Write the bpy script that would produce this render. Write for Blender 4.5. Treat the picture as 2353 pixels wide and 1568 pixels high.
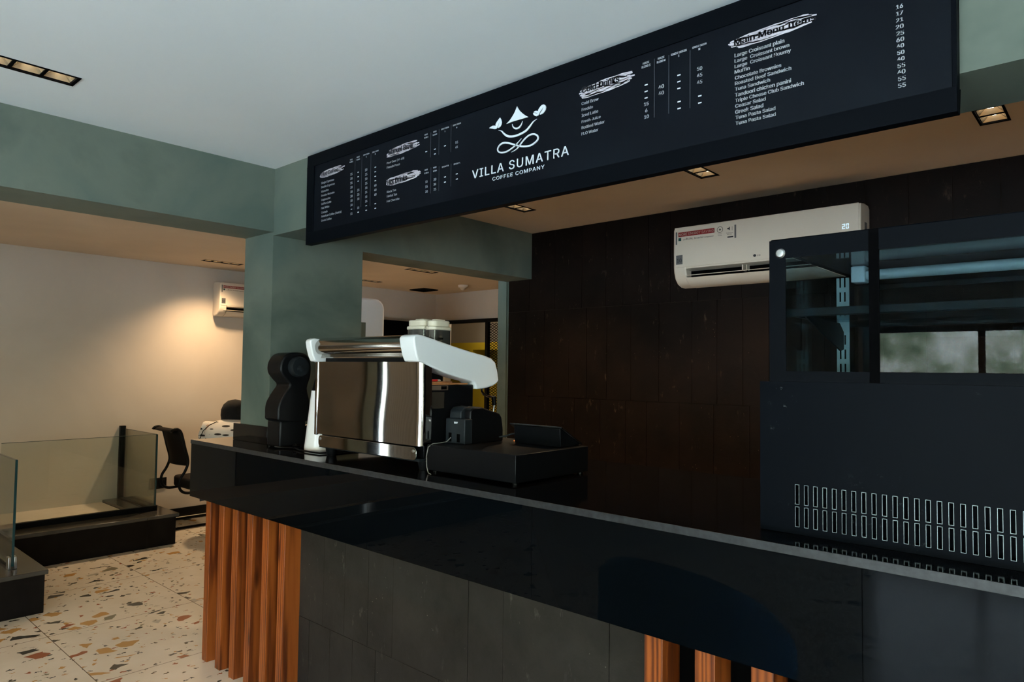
import bpy, bmesh, math, random
from mathutils import Vector, Matrix
random.seed(7)
for o in list(bpy.data.objects): bpy.data.objects.remove(o)
sc = bpy.context.scene
COL = sc.collection
# ------------------------------------------------------------------ camera
YAW, PITCH, ROLL, FPX = 0.8388, 0.0413, 0.0119, 1583.4
fw = Vector((-math.cos(YAW)*math.cos(PITCH), math.sin(YAW)*math.cos(PITCH), math.sin(PITCH)))
rt = fw.cross(Vector((0, 0, 1))).normalized(); up = rt.cross(fw)
c_, s_ = math.cos(ROLL), math.sin(ROLL)
rt, up = c_*rt + s_*up, -s_*rt + c_*up
cam = bpy.data.objects.new('camera', bpy.data.cameras.new('camera'))
cam.data.sensor_width = 36.0
cam.data.lens = 36.0*FPX/2353.0
cam.data.clip_start = 0.02
M = Matrix((rt, up, -fw)).transposed().to_4x4(); M.translation = Vector((0, 0, 1.5))
cam.matrix_world = M
COL.objects.link(cam); sc.camera = cam
# ------------------------------------------------------------------ view
sc.view_settings.view_transform = 'Standard'
sc.view_settings.look = 'None'
sc.view_settings.gamma = 1.0
sc.view_settings.use_curve_mapping = False
sc.view_settings.exposure = 0.0
sc.cycles.use_denoising = True
sc.cycles.max_bounces = 10
sc.cycles.transparent_max_bounces = 16
sc.cycles.sample_clamp_indirect = 6.0
sc.cycles.caustics_reflective = False
sc.cycles.caustics_refractive = False
# ------------------------------------------------------------------ world: overcast daylight over a leafy street
w = bpy.data.worlds.new('daylight'); sc.world = w; w.use_nodes = True
nt = w.node_tree; nt.nodes.clear()
def N(nt, t, **k):
    n = nt.nodes.new(t)
    for a, b in k.items():
        if a in n.inputs: n.inputs[a].default_value = b
        else: setattr(n, a, b)
    return n
def LK(nt, a, b): nt.links.new(a, b)
def ramp(nt, fac, stops, interp='LINEAR'):
    r = nt.nodes.new('ShaderNodeValToRGB'); r.color_ramp.interpolation = interp
    el = r.color_ramp.elements
    while len(el) < len(stops): el.new(0.5)
    for e, (p, c) in zip(el, stops):
        e.position = p; e.color = (c[0], c[1], c[2], 1)
    nt.links.new(fac, r.inputs[0]); return r.outputs[0]
def mixc(nt, fac, a, b, bt='MIX'):
    m = nt.nodes.new('ShaderNodeMix'); m.data_type = 'RGBA'; m.blend_type = bt
    for s, v in ((m.inputs[0], fac), (m.inputs[6], a), (m.inputs[7], b)):
        if isinstance(v, (int, float)): s.default_value = v
        elif isinstance(v, tuple): s.default_value = (v[0], v[1], v[2], 1)
        else: nt.links.new(v, s)
    return m.outputs[2]
def mth(nt, op, a, b=0.0, c=0.0):
    m = nt.nodes.new('ShaderNodeMath'); m.operation = op
    for s, v in zip(m.inputs, (a, b, c)):
        if isinstance(v, (int, float)): s.default_value = v
        else: nt.links.new(v, s)
    return m.outputs[0]
tc = N(nt, 'ShaderNodeTexCoord'); sp = N(nt, 'ShaderNodeSeparateXYZ'); LK(nt, tc.outputs['Generated'], sp.inputs[0])
leaf = N(nt, 'ShaderNodeTexNoise', Scale=22.0, Detail=6.0, Roughness=0.7); LK(nt, tc.outputs['Generated'], leaf.inputs['Vector'])
big = N(nt, 'ShaderNodeTexNoise', Scale=5.0, Detail=2.0); LK(nt, tc.outputs['Generated'], big.inputs['Vector'])
folc = ramp(nt, leaf.outputs[0], [(0.35, (0.10, 0.14, 0.09)), (0.48, (0.30, 0.37, 0.27)), (0.56, (0.64, 0.70, 0.62)), (0.64, (0.96, 1.04, 1.02))])
elev = mth(nt, 'ADD', sp.outputs[2], mth(nt, 'MULTIPLY', big.outputs[0], -0.35))
skyf = ramp(nt, elev, [(0.0, (0, 0, 0)), (0.08, (1, 1, 1))])
sky = mixc(nt, skyf, folc, (0.74, 0.92, 1.10))
gr = ramp(nt, mth(nt, 'ADD', sp.outputs[2], 0.5), [(0.44, (1, 1, 1)), (0.49, (0, 0, 0))])
env = mixc(nt, gr, sky, (0.62, 0.75, 0.84))
bg = N(nt, 'ShaderNodeBackground', Strength=32.0)
LK(nt, env, bg.inputs[0]); out = N(nt, 'ShaderNodeOutputWorld'); LK(nt, bg.outputs[0], out.inputs[0])
# ------------------------------------------------------------------ daylight entering through the street windows (y=-4 wall) and the entrance side (x=3)
def portal(loc, rot, sx, sy):
    l = bpy.data.lights.new('window_portal', 'AREA'); l.shape = 'RECTANGLE'; l.size = sx; l.size_y = sy; l.cycles.is_portal = True
    o = bpy.data.objects.new('window_portal', l); o.location = loc; o.rotation_euler = rot; COL.objects.link(o)
WINS = [(-1.9, -0.1), (0.6, 2.8)]
WZ = (0.35, 1.95)
for a, b in WINS: portal(((a+b)/2, -4.13, sum(WZ)/2), (math.radians(90), 0, math.radians(180)), b-a, WZ[1]-WZ[0])
portal((3.13, -1.15, 1.6), (math.radians(90), 0, math.radians(-90)), 1.5, 1.4)
# ------------------------------------------------------------------ mesh helpers
def tag(o, label=None, cat=None, group=None, kind=None):
    if label: o['label'] = label
    if cat: o['category'] = cat
    if group: o['group'] = group
    if kind: o['kind'] = kind
    return o
class MB:
    def __init__(s): s.v = []; s.f = []; s.m = []; s.cur = 0
    def mat(s, i): s.cur = i; return s
    def add(s, vs, fs):
        b = len(s.v); s.v += [tuple(v) for v in vs]
        for f in fs: s.f.append([b+i for i in f]); s.m.append(s.cur)
        return s
    def box(s, x0, x1, y0, y1, z0, z1):
        vs = [(x, y, z) for z in (z0, z1) for y in (y0, y1) for x in (x0, x1)]
        return s.add(vs, [(0, 2, 3, 1), (4, 5, 7, 6), (0, 1, 5, 4), (2, 6, 7, 3), (0, 4, 6, 2), (1, 3, 7, 5)])
    def prism(s, poly, a, b, ax='x'):
        # poly: 2-D points in the plane normal to ax
        n = len(poly)
        def P(p, t): return {'x': (t, p[0], p[1]), 'y': (p[0], t, p[1]), 'z': (p[0], p[1], t)}[ax]
        vs = [P(p, a) for p in poly] + [P(p, b) for p in poly]
        fs = [list(range(n))[::-1], list(range(n, 2*n))] + [(i, (i+1) % n, n+(i+1) % n, n+i) for i in range(n)]
        return s.add(vs, fs)
    def strip(s, poly, a, b, ax='x', t=0.0):
        # open profile swept along ax
        n = len(poly)
        def P(p, t): return {'x': (t, p[0], p[1]), 'y': (p[0], t, p[1]), 'z': (p[0], p[1], t)}[ax]
        vs = [P(p, a) for p in poly] + [P(p, b) for p in poly]
        return s.add(vs, [(i, i+1, n+i+1, n+i) for i in range(n-1)])
    def lathe(s, prof, c, seg=32, ax='z', sx=1.0, sy=1.0):
        vs = []; n = len(prof)
        for k in range(seg):
            a = 2*math.pi*k/seg; ca, sa = math.cos(a), math.sin(a)
            for r, h in prof:
                p = {'z': (r*ca*sx, r*sa*sy, h), 'x': (h, r*ca*sx, r*sa*sy), 'y': (r*ca*sx, h, r*sa*sy)}[ax]
                vs.append((c[0]+p[0], c[1]+p[1], c[2]+p[2]))
        fs = []
        for k in range(seg):
            k2 = (k+1) % seg
            for i in range(n-1): fs.append((k*n+i, k2*n+i, k2*n+i+1, k*n+i+1))
        if prof[0][0] > 1e-6: fs.append([k*n for k in range(seg)][::-1])
        if prof[-1][0] > 1e-6: fs.append([k*n+n-1 for k in range(seg)])
        return s.add(vs, fs)
    def tube(s, pts, r, seg=8):
        pts = [Vector(p) for p in pts]; n = len(pts); vs = []
        rs = r if isinstance(r, (list, tuple)) else [r]*n
        prev = None
        for i, p in enumerate(pts):
            d = (pts[min(i+1, n-1)]-pts[max(i-1, 0)]).normalized()
            if prev is None:
                a = Vector((0, 0, 1)) if abs(d.z) < 0.9 else Vector((1, 0, 0)); u = d.cross(a).normalized()
            else:
                u = (prev - d*prev.dot(d)).normalized()
            prev = u; v = d.cross(u)
            for k in range(seg):
                t = 2*math.pi*k/seg; vs.append(p + (u*math.cos(t)+v*math.sin(t))*rs[i])
        fs = [(i*seg+k, i*seg+(k+1) % seg, (i+1)*seg+(k+1) % seg, (i+1)*seg+k) for i in range(n-1) for k in range(seg)]
        fs += [list(range(seg))[::-1], [(n-1)*seg+k for k in range(seg)]]
        return s.add(vs, fs)
    def ball(s, c, r, seg=20, sx=1, sy=1, sz=1):
        prof = [(r*math.sin(math.pi*i/12), -r*math.cos(math.pi*i/12)*sz) for i in range(13)]
        prof[0] = (0, -r*sz); prof[-1] = (0, r*sz)
        return s.lathe(prof, c, seg, 'z', sx, sy)
    def build(s, name, mats, parent=None, smooth=None, bevel=0.0, bseg=2, loc=None):
        me = bpy.data.meshes.new(name); me.from_pydata([gp(v) for v in s.v], [], s.f)
        if not isinstance(mats, (list, tuple)): mats = [mats]
        for m in mats: me.materials.append(m)
        for p, i in zip(me.polygons, s.m): p.material_index = i
        bm = bmesh.new(); bm.from_mesh(me)
        bmesh.ops.remove_doubles(bm, verts=bm.verts, dist=1e-6)
        bmesh.ops.recalc_face_normals(bm, faces=bm.faces)
        if loc is not None: bmesh.ops.translate(bm, verts=bm.verts, vec=-Vector(loc))
        bm.to_mesh(me); bm.free()
        o = bpy.data.objects.new(name, me); COL.objects.link(o)
        if parent is not None:
            o.parent = parent
            if loc is None: o.matrix_parent_inverse = WORLDM[parent.name].inverted()
        if loc is not None: o.location = Vector(loc)
        if bevel:
            bevel *= SCALE[0]; b = o.modifiers.new('bevel', 'BEVEL'); b.width = bevel; b.segments = bseg; b.limit_method = 'ANGLE'; b.angle_limit = math.radians(35)
        if smooth is not None or bevel:
            for p in me.polygons: p.use_smooth = True
            me.set_sharp_from_angle(angle=math.radians(smooth if smooth else 35))
        WORLDM[o.name] = Matrix.Translation(Vector(loc)) if (loc is not None and parent is None) else (Matrix.Identity(4))
        return o
WORLDM = {}
# groups scaled about the camera: (factor, z shift keeping the camera height fixed)
SCALE = [1.0, 0.0]
def set_scale(u, z0): SCALE[0] = u; SCALE[1] = z0
def gp(p): return (p[0]*SCALE[0], p[1]*SCALE[0], p[2]*SCALE[0]+SCALE[1])
def thing(name, loc, label, cat, group=None, kind=None):
    loc = gp(loc); o = bpy.data.objects.new(name, None); o.location = loc; o.empty_display_size = 0.05; COL.objects.link(o)
    WORLDM[o.name] = Matrix.Translation(Vector(loc))
    return tag(o, label, cat, group, kind)
def copy_tree(o, parent=None):
    c = o.copy(); COL.objects.link(c)
    if parent is not None: c.parent = parent
    for ch in [x for x in COL.objects if x.parent == o]: copy_tree(ch, c)
    return c
# ------------------------------------------------------------------ materials
def pmat(name, col=(0.5, 0.5, 0.5), rough=0.5, metal=0.0, spec=0.5, coat=0.0, emit=None, es=0.0, trans=0.0, ior=1.45):
    m = bpy.data.materials.new(name); m.use_nodes = True; b = m.node_tree.nodes['Principled BSDF']
    b.inputs['Base Color'].default_value = (*col, 1); b.inputs['Roughness'].default_value = rough
    b.inputs['Metallic'].default_value = metal; b.inputs['Specular IOR Level'].default_value = spec
    b.inputs['Coat Weight'].default_value = coat; b.inputs['Coat Roughness'].default_value = 0.05
    b.inputs['Transmission Weight'].default_value = trans; b.inputs['IOR'].default_value = ior
    if emit: b.inputs['Emission Color'].default_value = (*emit, 1); b.inputs['Emission Strength'].default_value = es
    return m
def nodes(m): return m.node_tree, m.node_tree.nodes['Principled BSDF']
def objco(nt, scale=(1, 1, 1)):
    g = nt.nodes.new('ShaderNodeNewGeometry'); mp = nt.nodes.new('ShaderNodeMapping'); mp.inputs['Scale'].default_value = scale
    nt.links.new(g.outputs['Position'], mp.inputs[0]); return mp.outputs[0]
def noise(nt, vec, scale, detail=3.0, rough=0.5, dist=0.0):
    n = N(nt, 'ShaderNodeTexNoise', Scale=scale, Detail=detail, Roughness=rough, Distortion=dist); LK(nt, vec, n.inputs['Vector']); return n.outputs[0]
def bump(nt, b, h, strength=0.2, dist=0.01):
    n = N(nt, 'ShaderNodeBump', Strength=strength, Distance=dist); LK(nt, h, n.inputs['Height']); LK(nt, n.outputs[0], b.inputs['Normal'])
def mottled(name, c1, c2, scale=2.0, rough=0.8, bs=0.05, detail=4.0, c3=None, spec=0.4):
    m = pmat(name, c1, rough, spec=spec); nt, b = nodes(m); v = objco(nt)
    f = noise(nt, v, scale, detail, 0.55, 0.4)
    st = [(0.35, c1), (0.65, c2)] if c3 is None else [(0.3, c1), (0.5, c2), (0.68, c3)]
    LK(nt, ramp(nt, f, st), b.inputs['Base Color'])
    if bs: bump(nt, b, noise(nt, v, 60.0, 3.0), bs, 0.004)
    return m
TAN = mottled('ceiling_paint_dim_warm_light', (0.47, 0.37, 0.27), (0.53, 0.42, 0.31), 1.2, 0.85, 0.03)  # bar ceiling: dim warm lamplight mixed into the paint colour
WARMW = mottled('ceiling_paint_warm_light', (0.60, 0.50, 0.39), (0.66, 0.55, 0.43), 1.2, 0.85, 0.03)  # left room ceiling: warm lamplight mixed into the paint colour
WHITE = mottled('white_paint', (0.71, 0.765, 0.785), (0.74, 0.79, 0.81), 1.5, 0.85, 0.03)
CREAM = mottled('warm_white_paint', (0.53, 0.47, 0.395), (0.58, 0.515, 0.435), 1.2, 0.85, 0.03)
GREEN = mottled('green_plaster', (0.062, 0.084, 0.067), (0.116, 0.138, 0.109), 1.7, 0.7, 0.06, 5.0, (0.083, 0.112, 0.093))
def stone(name, c1, c2, rough, fleck, spec=0.12):
    m = pmat(name, c1, rough, spec=spec); nt, b = nodes(m); v = objco(nt)
    base = ramp(nt, noise(nt, v, 5.0, 8.0, 0.65), [(0.3, c1), (0.7, c2)])
    sv = objco(nt, (1, 1, 0.35)); s = noise(nt, sv, 26.0, 4.0, 0.7)
    pt = noise(nt, objco(nt, (1, 1, 1)), 2.3, 2.0)
    mask = mth(nt, 'MULTIPLY', ramp(nt, s, [(0.62, (0, 0, 0)), (0.74, (1, 1, 1))]), ramp(nt, pt, [(0.44, (0, 0, 0)), (0.58, (1, 1, 1))]))
    sk = N(nt, 'ShaderNodeTexVoronoi', Scale=38.0); LK(nt, v, sk.inputs['Vector'])
    dots = ramp(nt, sk.outputs['Distance'], [(0.05, (1, 1, 1)), (0.09, (0, 0, 0))])
    sel = ramp(nt, noise(nt, v, 9.0, 2.0), [(0.55, (0, 0, 0)), (0.60, (1, 1, 1))])
    allm = mth(nt, 'MAXIMUM', mth(nt, 'MULTIPLY', mask, 0.55), mth(nt, 'MULTIPLY', dots, sel))
    LK(nt, mixc(nt, allm, base, fleck), b.inputs['Base Color'])
    bump(nt, b, noise(nt, v, 30.0, 5.0, 0.7), 0.35, 0.004)
    return m
STONE = stone('dark_stone', (0.0030, 0.0018, 0.0014), (0.0085, 0.0045, 0.0032), 0.6, (0.12, 0.085, 0.06))
SLATE = stone('charcoal_slate', (0.018, 0.0155, 0.0135), (0.036, 0.031, 0.0265), 0.6, (0.16, 0.14, 0.12))
JOINT2 = pmat('brown_joint', (0.024, 0.017, 0.012), 0.9, spec=0.03)  # paler brown joints of the back bar wall
JOINT = pmat('black_joint', (0.0015, 0.0012, 0.001), 0.9, spec=0.03)
GRANITE = pmat('black_granite', (0.004, 0.004, 0.005), 0.09, spec=0.35)
nt, b = nodes(GRANITE); v = objco(nt)
LK(nt, ramp(nt, noise(nt, v, 160.0, 3.0), [(0.55, (0.0015, 0.0015, 0.002)), (0.8, (0.012, 0.013, 0.015))]), b.inputs['Base Color'])
EDGE = pmat('honed_granite_edge', (0.045, 0.048, 0.052), 0.42); nt, b = nodes(EDGE)
LK(nt, ramp(nt, noise(nt, objco(nt), 60.0, 5.0), [(0.35, (0.008, 0.009, 0.010)), (0.7, (0.024, 0.026, 0.029))]), b.inputs['Base Color'])
BGLASS = pmat('black_back_painted_glass', (0.0015, 0.0022, 0.003), 0.012, spec=0.07)
KERB = mottled('dark_kerb_stone', (0.0055, 0.0042, 0.004), (0.010, 0.008, 0.0075), 6.0, 0.4, 0.03, 4.0, None, 0.12)
KERBTOP = mottled('polished_kerb_top', (0.045, 0.042, 0.036), (0.062, 0.056, 0.048), 6.0, 0.16, 0.0)
FRAMEB = pmat('matt_black_frame', (0.0014, 0.0022, 0.0036), 0.5, spec=0.05)
PANELB = mottled('menu_panel_print', (0.0018, 0.0026, 0.0048), (0.0036, 0.0055, 0.0085), 2.2, 0.5, 0.0, 4.0, None, 0.10)
BSTEEL = pmat('black_steel', (0.003, 0.003, 0.003), 0.4, 0.0, 0.15)
BPLAST = pmat('black_plastic', (0.0028, 0.0032, 0.0038), 0.35, spec=0.18)
BPLAST2 = pmat('dark_grey_plastic', (0.009, 0.012, 0.014), 0.45, spec=.2)
BMATT = pmat('flat_black', (0.0012, 0.0012, 0.0014), 0.9, spec=0.03)
GLOSSB = pmat('gloss_black', (0.006, 0.006, 0.006), 0.12)
GRILL = pmat('dark_navy_enamel', (0.0014, 0.0024, 0.0042), 0.42, spec=0.04); nt, b = nodes(GRILL); v = objco(nt)
k1 = ramp(nt, noise(nt, v, 48.0, 6.0, 0.75), [(0.62, (0, 0, 0)), (0.72, (1, 1, 1))]); k2 = ramp(nt, noise(nt, v, 5.0, 2.0), [(0.52, (0, 0, 0)), (0.68, (.55, .55, .55))])
LK(nt, mixc(nt, mth(nt, 'MULTIPLY', k1, k2), (0.0014, 0.0024, 0.0042), (0.22, 0.26, 0.27)), b.inputs['Base Color'])
SLOTRIM = pmat('bare_steel_slot_rim', (0.20, 0.24, 0.24), 0.4, 0.5)
CHROME = pmat('polished_steel', (0.60, 0.585, 0.56), 0.035, 1.0)
HOODC = pmat('satin_polished_steel', (0.50, 0.48, 0.45), 0.11, 1.0)
STEEL = pmat('brushed_steel', (0.55, 0.57, 0.57), 0.28, 1.0)
WPLAST = pmat('white_gloss_plastic', (0.78, 0.80, 0.80), 0.28, coat=0.2)
ACWHITE = pmat('white_casing_warm_lit', (0.60, 0.53, 0.435), 0.3)  # white casing, warm lamp tint put into the base colour
BEIGE = pmat('beige_plastic', (0.62, 0.56, 0.42), 0.4)
PRINTW = pmat('printed_white', (0.60, 0.63, 0.66), 0.5)
PRINTG = pmat('brush_stroke_grey', (0.50, 0.47, 0.52), 0.6)
PRINTL = pmat('brushed_metal_lettering', (0.62, 0.68, 0.72), 0.35, 0.0)
PRINTD = pmat('divider_grey', (0.05, 0.055, 0.065), 0.6)
PRINTK = pmat('printed_black', (0.01, 0.011, 0.016), 0.6)
RED = pmat('red_sticker', (0.23, 0.012, 0.014), 0.4)
REDH = pmat('red_handle', (0.55, 0.015, 0.01), 0.4)
SGREY = pmat('sticker_grey', (0.09, 0.09, 0.09), 0.5)
SMALLW = pmat('label_cream', (0.55, 0.50, 0.43), 0.5)
TEAL = pmat('sticker_teal', (0.0, 0.05, 0.045), 0.4)
YELLOW = pmat('yellow_board', (0.46, 0.34, 0.015), 0.6)
BLUE = mottled('blue_upholstery', (0.012, 0.20, 0.60), (0.025, 0.30, 0.78), 9.0, 0.6, 0.2)
BOARD = mottled('board_wood', (0.35, 0.13, 0.04), (0.5, 0.21, 0.08), 9.0, 0.5, 0.05)
MESHF = pmat('black_mesh_fabric', (0.012, 0.010, 0.009), 0.8, spec=0.15)
REFL = pmat('cream_reflector', (0.52, 0.42, 0.28), 0.25, 0.7)
LAMP = pmat('lamp_disc', (1, 1, 1), 0.5, emit=(1.0, 0.86, 0.68), es=26.0)
LAMP2 = pmat('opal_diffuser', (.8, .8, .8), .5, emit=(1.0, .86, .62), es=4.0)
LED = pmat('led_digits', (0.5, 0.7, 0.8), 0.5, emit=(0.60, 0.85, 1.0), es=1.1)
TINDIC = pmat('orange_indicator', (0.8, 0.2, 0.05), 0.4, emit=(1.0, 0.3, 0.08), es=0.5)
SKIN = pmat('skin', (0.45, 0.27, 0.19), 0.5)
BLACKCLOTH = mottled('black_cloth', (0.004, 0.004, 0.004), (0.010, 0.009, 0.009), 20.0, 0.9, 0.1)
JEANS = pmat('dark_trousers', (0.02, 0.022, 0.03), 0.8)
def glass(name, tint, refl=1.0, rough=0.0, ior=1.5, haze=0.0):
    m = bpy.data.materials.new(name); m.use_nodes = True; nt = m.node_tree; nt.nodes.clear()
    o = N(nt, 'ShaderNodeOutputMaterial'); mx = N(nt, 'ShaderNodeMixShader'); t = N(nt, 'ShaderNodeBsdfTransparent'); t.inputs[0].default_value = (*tint, 1)
    g = N(nt, 'ShaderNodeBsdfGlossy', Roughness=rough); fr = N(nt, 'ShaderNodeFresnel', IOR=ior)
    LK(nt, mth(nt, 'MULTIPLY', fr.outputs[0], refl), mx.inputs[0]); LK(nt, t.outputs[0], mx.inputs[1]); LK(nt, g.outputs[0], mx.inputs[2]); 
    if haze:
        d = N(nt, 'ShaderNodeBsdfDiffuse'); d.inputs[0].default_value = (.6, .57, .5, 1); m2 = N(nt, 'ShaderNodeMixShader'); m2.inputs[0].default_value = haze
        LK(nt, mx.outputs[0], m2.inputs[1]); LK(nt, d.outputs[0], m2.inputs[2]); mx = m2
    LK(nt, mx.outputs[0], o.inputs[0])
    return m
GLASS = glass('railing_glass', (0.93, 0.96, 0.93), 0.7)
GLASSEDGE = pmat('green_glass_edge', (0.01, 0.045, 0.05), 0.15)
CASEGLASS = glass('display_case_glass', (0.66, 0.75, 0.78), 0.17)
CLEARP = glass('clear_plastic', (0.80, 0.80, 0.78), 1.0, 0.05, 1.5, 0.05)
WINGLASS = glass('window_glass', (0.97, 0.98, 0.98), 0.6)
# wood
def wood(name, dark, light, ax):
    m = pmat(name, light, 0.42, spec=0.4); nt, b = nodes(m)
    v = objco(nt, (14, 14, 0.9)); n1 = noise(nt, v, 1.6, 4.0, 0.6, 1.2)
    wv = N(nt, 'ShaderNodeTexWave', Scale=2.2, Distortion=7.0, Detail=3.0); wv.bands_direction = ax; LK(nt, objco(nt, (9, 9, 0.55)), wv.inputs['Vector'])
    f = mth(nt, 'ADD', mth(nt, 'MULTIPLY', n1, 0.6), mth(nt, 'MULTIPLY', wv.outputs['Fac'], 0.4))
    kn = N(nt, 'ShaderNodeTexVoronoi', Scale=1.0); LK(nt, objco(nt, (9, 9, 2.2)), kn.inputs['Vector'])
    c = ramp(nt, f, [(0.25, dark), (0.55, light), (0.8, (light[0]*1.35, light[1]*1.5, light[2]*1.6))])
    kd = ramp(nt, kn.outputs['Distance'], [(0.06, (0.15, 0.10, 0.08)), (0.16, (1, 1, 1))])
    LK(nt, mixc(nt, 1.0, c, kd, 'MULTIPLY'), b.inputs['Base Color']); bump(nt, b, f, 0.15, 0.003)
    return m
WOOD = wood('orange_stained_pine', (0.09, 0.018, 0.004), (0.27, 0.063, 0.010), 'X')
# terrazzo
TERR = pmat('terrazzo', (0.62, 0.55, 0.43), 0.22); nt, b = nodes(TERR)
g = nt.nodes.new('ShaderNodeNewGeometry'); sx = N(nt, 'ShaderNodeSeparateXYZ'); LK(nt, g.outputs['Position'], sx.inputs[0])
tx = mth(nt, 'DIVIDE', mth(nt, 'ADD', sx.outputs[0], 4.65+80), 0.81); ty = mth(nt, 'DIVIDE', mth(nt, 'SUBTRACT', sx.outputs[1], 1.383-80), 0.79)
fx = mth(nt, 'FRACT', tx); fy = mth(nt, 'FRACT', ty)
def edge(f): return mth(nt, 'MINIMUM', f, mth(nt, 'SUBTRACT', 1.0, f))
gl = mth(nt, 'LESS_THAN', mth(nt, 'MINIMUM', edge(fx), edge(fy)), 0.0028)
# per-tile shift of the chip pattern
cmb = N(nt, 'ShaderNodeCombineXYZ'); LK(nt, mth(nt, 'ADD', mth(nt, 'MULTIPLY', sx.outputs[0], 1.0), mth(nt, 'MULTIPLY', mth(nt, 'FLOOR', ty), 3.37)), cmb.inputs[0])
LK(nt, mth(nt, 'ADD', mth(nt, 'MULTIPLY', sx.outputs[1], 0.78), mth(nt, 'MULTIPLY', mth(nt, 'FLOOR', tx), 5.71)), cmb.inputs[1])
def chips(scale, thr, edgew, seed):
    mp = nt.nodes.new('ShaderNodeMapping'); mp.inputs['Location'].default_value = (seed, seed*1.7, 0); mp.inputs['Rotation'].default_value = (0, 0, seed)
    LK(nt, cmb.outputs[0], mp.inputs[0])
    nz = N(nt, 'ShaderNodeTexNoise', Scale=scale*1.3, Detail=2.0); LK(nt, mp.outputs[0], nz.inputs['Vector'])
    add = N(nt, 'ShaderNodeMix'); add.data_type = 'VECTOR'; add.inputs[0].default_value = 0.035
    LK(nt, mp.outputs[0], add.inputs[4]); LK(nt, nz.outputs['Color'], add.inputs[5])
    v1 = N(nt, 'ShaderNodeTexVoronoi', Scale=scale); v1.voronoi_dimensions = '2D'; LK(nt, add.outputs[1], v1.inputs['Vector'])
    v2 = N(nt, 'ShaderNodeTexVoronoi', Scale=scale); v2.voronoi_dimensions = '2D'; v2.feature = 'DISTANCE_TO_EDGE'; LK(nt, add.outputs[1], v2.inputs['Vector'])
    sc_ = N(nt, 'ShaderNodeSeparateColor'); LK(nt, v1.outputs['Color'], sc_.inputs[0])
    on = mth(nt, 'MULTIPLY', mth(nt, 'GREATER_THAN', sc_.outputs[0], thr), mth(nt, 'GREATER_THAN', v2.outputs['Distance'], edgew))
    colr = ramp(nt, sc_.outputs[1], [(0.0, (0.055, 0.055, 0.05)), (0.34, (0.48, 0.27, 0.09)), (0.58, (0.10, 0.095, 0.085)), (0.68, (0.30, 0.10, 0.045)), (0.82, (0.22, 0.20, 0.14)), (0.9, (0.45, 0.42, 0.34))], 'CONSTANT')
    return on, colr
base = ramp(nt, noise(nt, g.outputs['Position'], 5.0, 5.0), [(0.3, (0.68, 0.61, 0.49)), (0.7, (0.76, 0.695, 0.58))])
o1, c1 = chips(12.5, 0.85, 0.18, 1.3); o2, c2 = chips(30.0, 0.95, 0.17, 4.1); o3, c3 = chips(60.0, 0.93, 0.15, 2.2)
cc = mixc(nt, o3, base, c3); cc = mixc(nt, o2, cc, c2); cc = mixc(nt, o1, cc, c1); cc = mixc(nt, gl, cc, (0.16, 0.12, 0.08))
LK(nt, cc, b.inputs['Base Color'])
# patterned shirt
SHIRT = pmat('white_shirt_black_brush_marks', (0.7, 0.66, 0.6), 0.8); nt, b = nodes(SHIRT)
v = objco(nt, (.8, .8, 3.2)); sv = N(nt, 'ShaderNodeTexVoronoi', Scale=10.0); LK(nt, v, sv.inputs['Vector'])
LK(nt, ramp(nt, sv.outputs['Distance'], [(0.0, (0.01, 0.01, 0.01)), (0.27, (0.01, 0.01, 0.01)), (0.30, (0.72, 0.68, 0.62))], 'LINEAR'), b.inputs['Base Color'])

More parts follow.
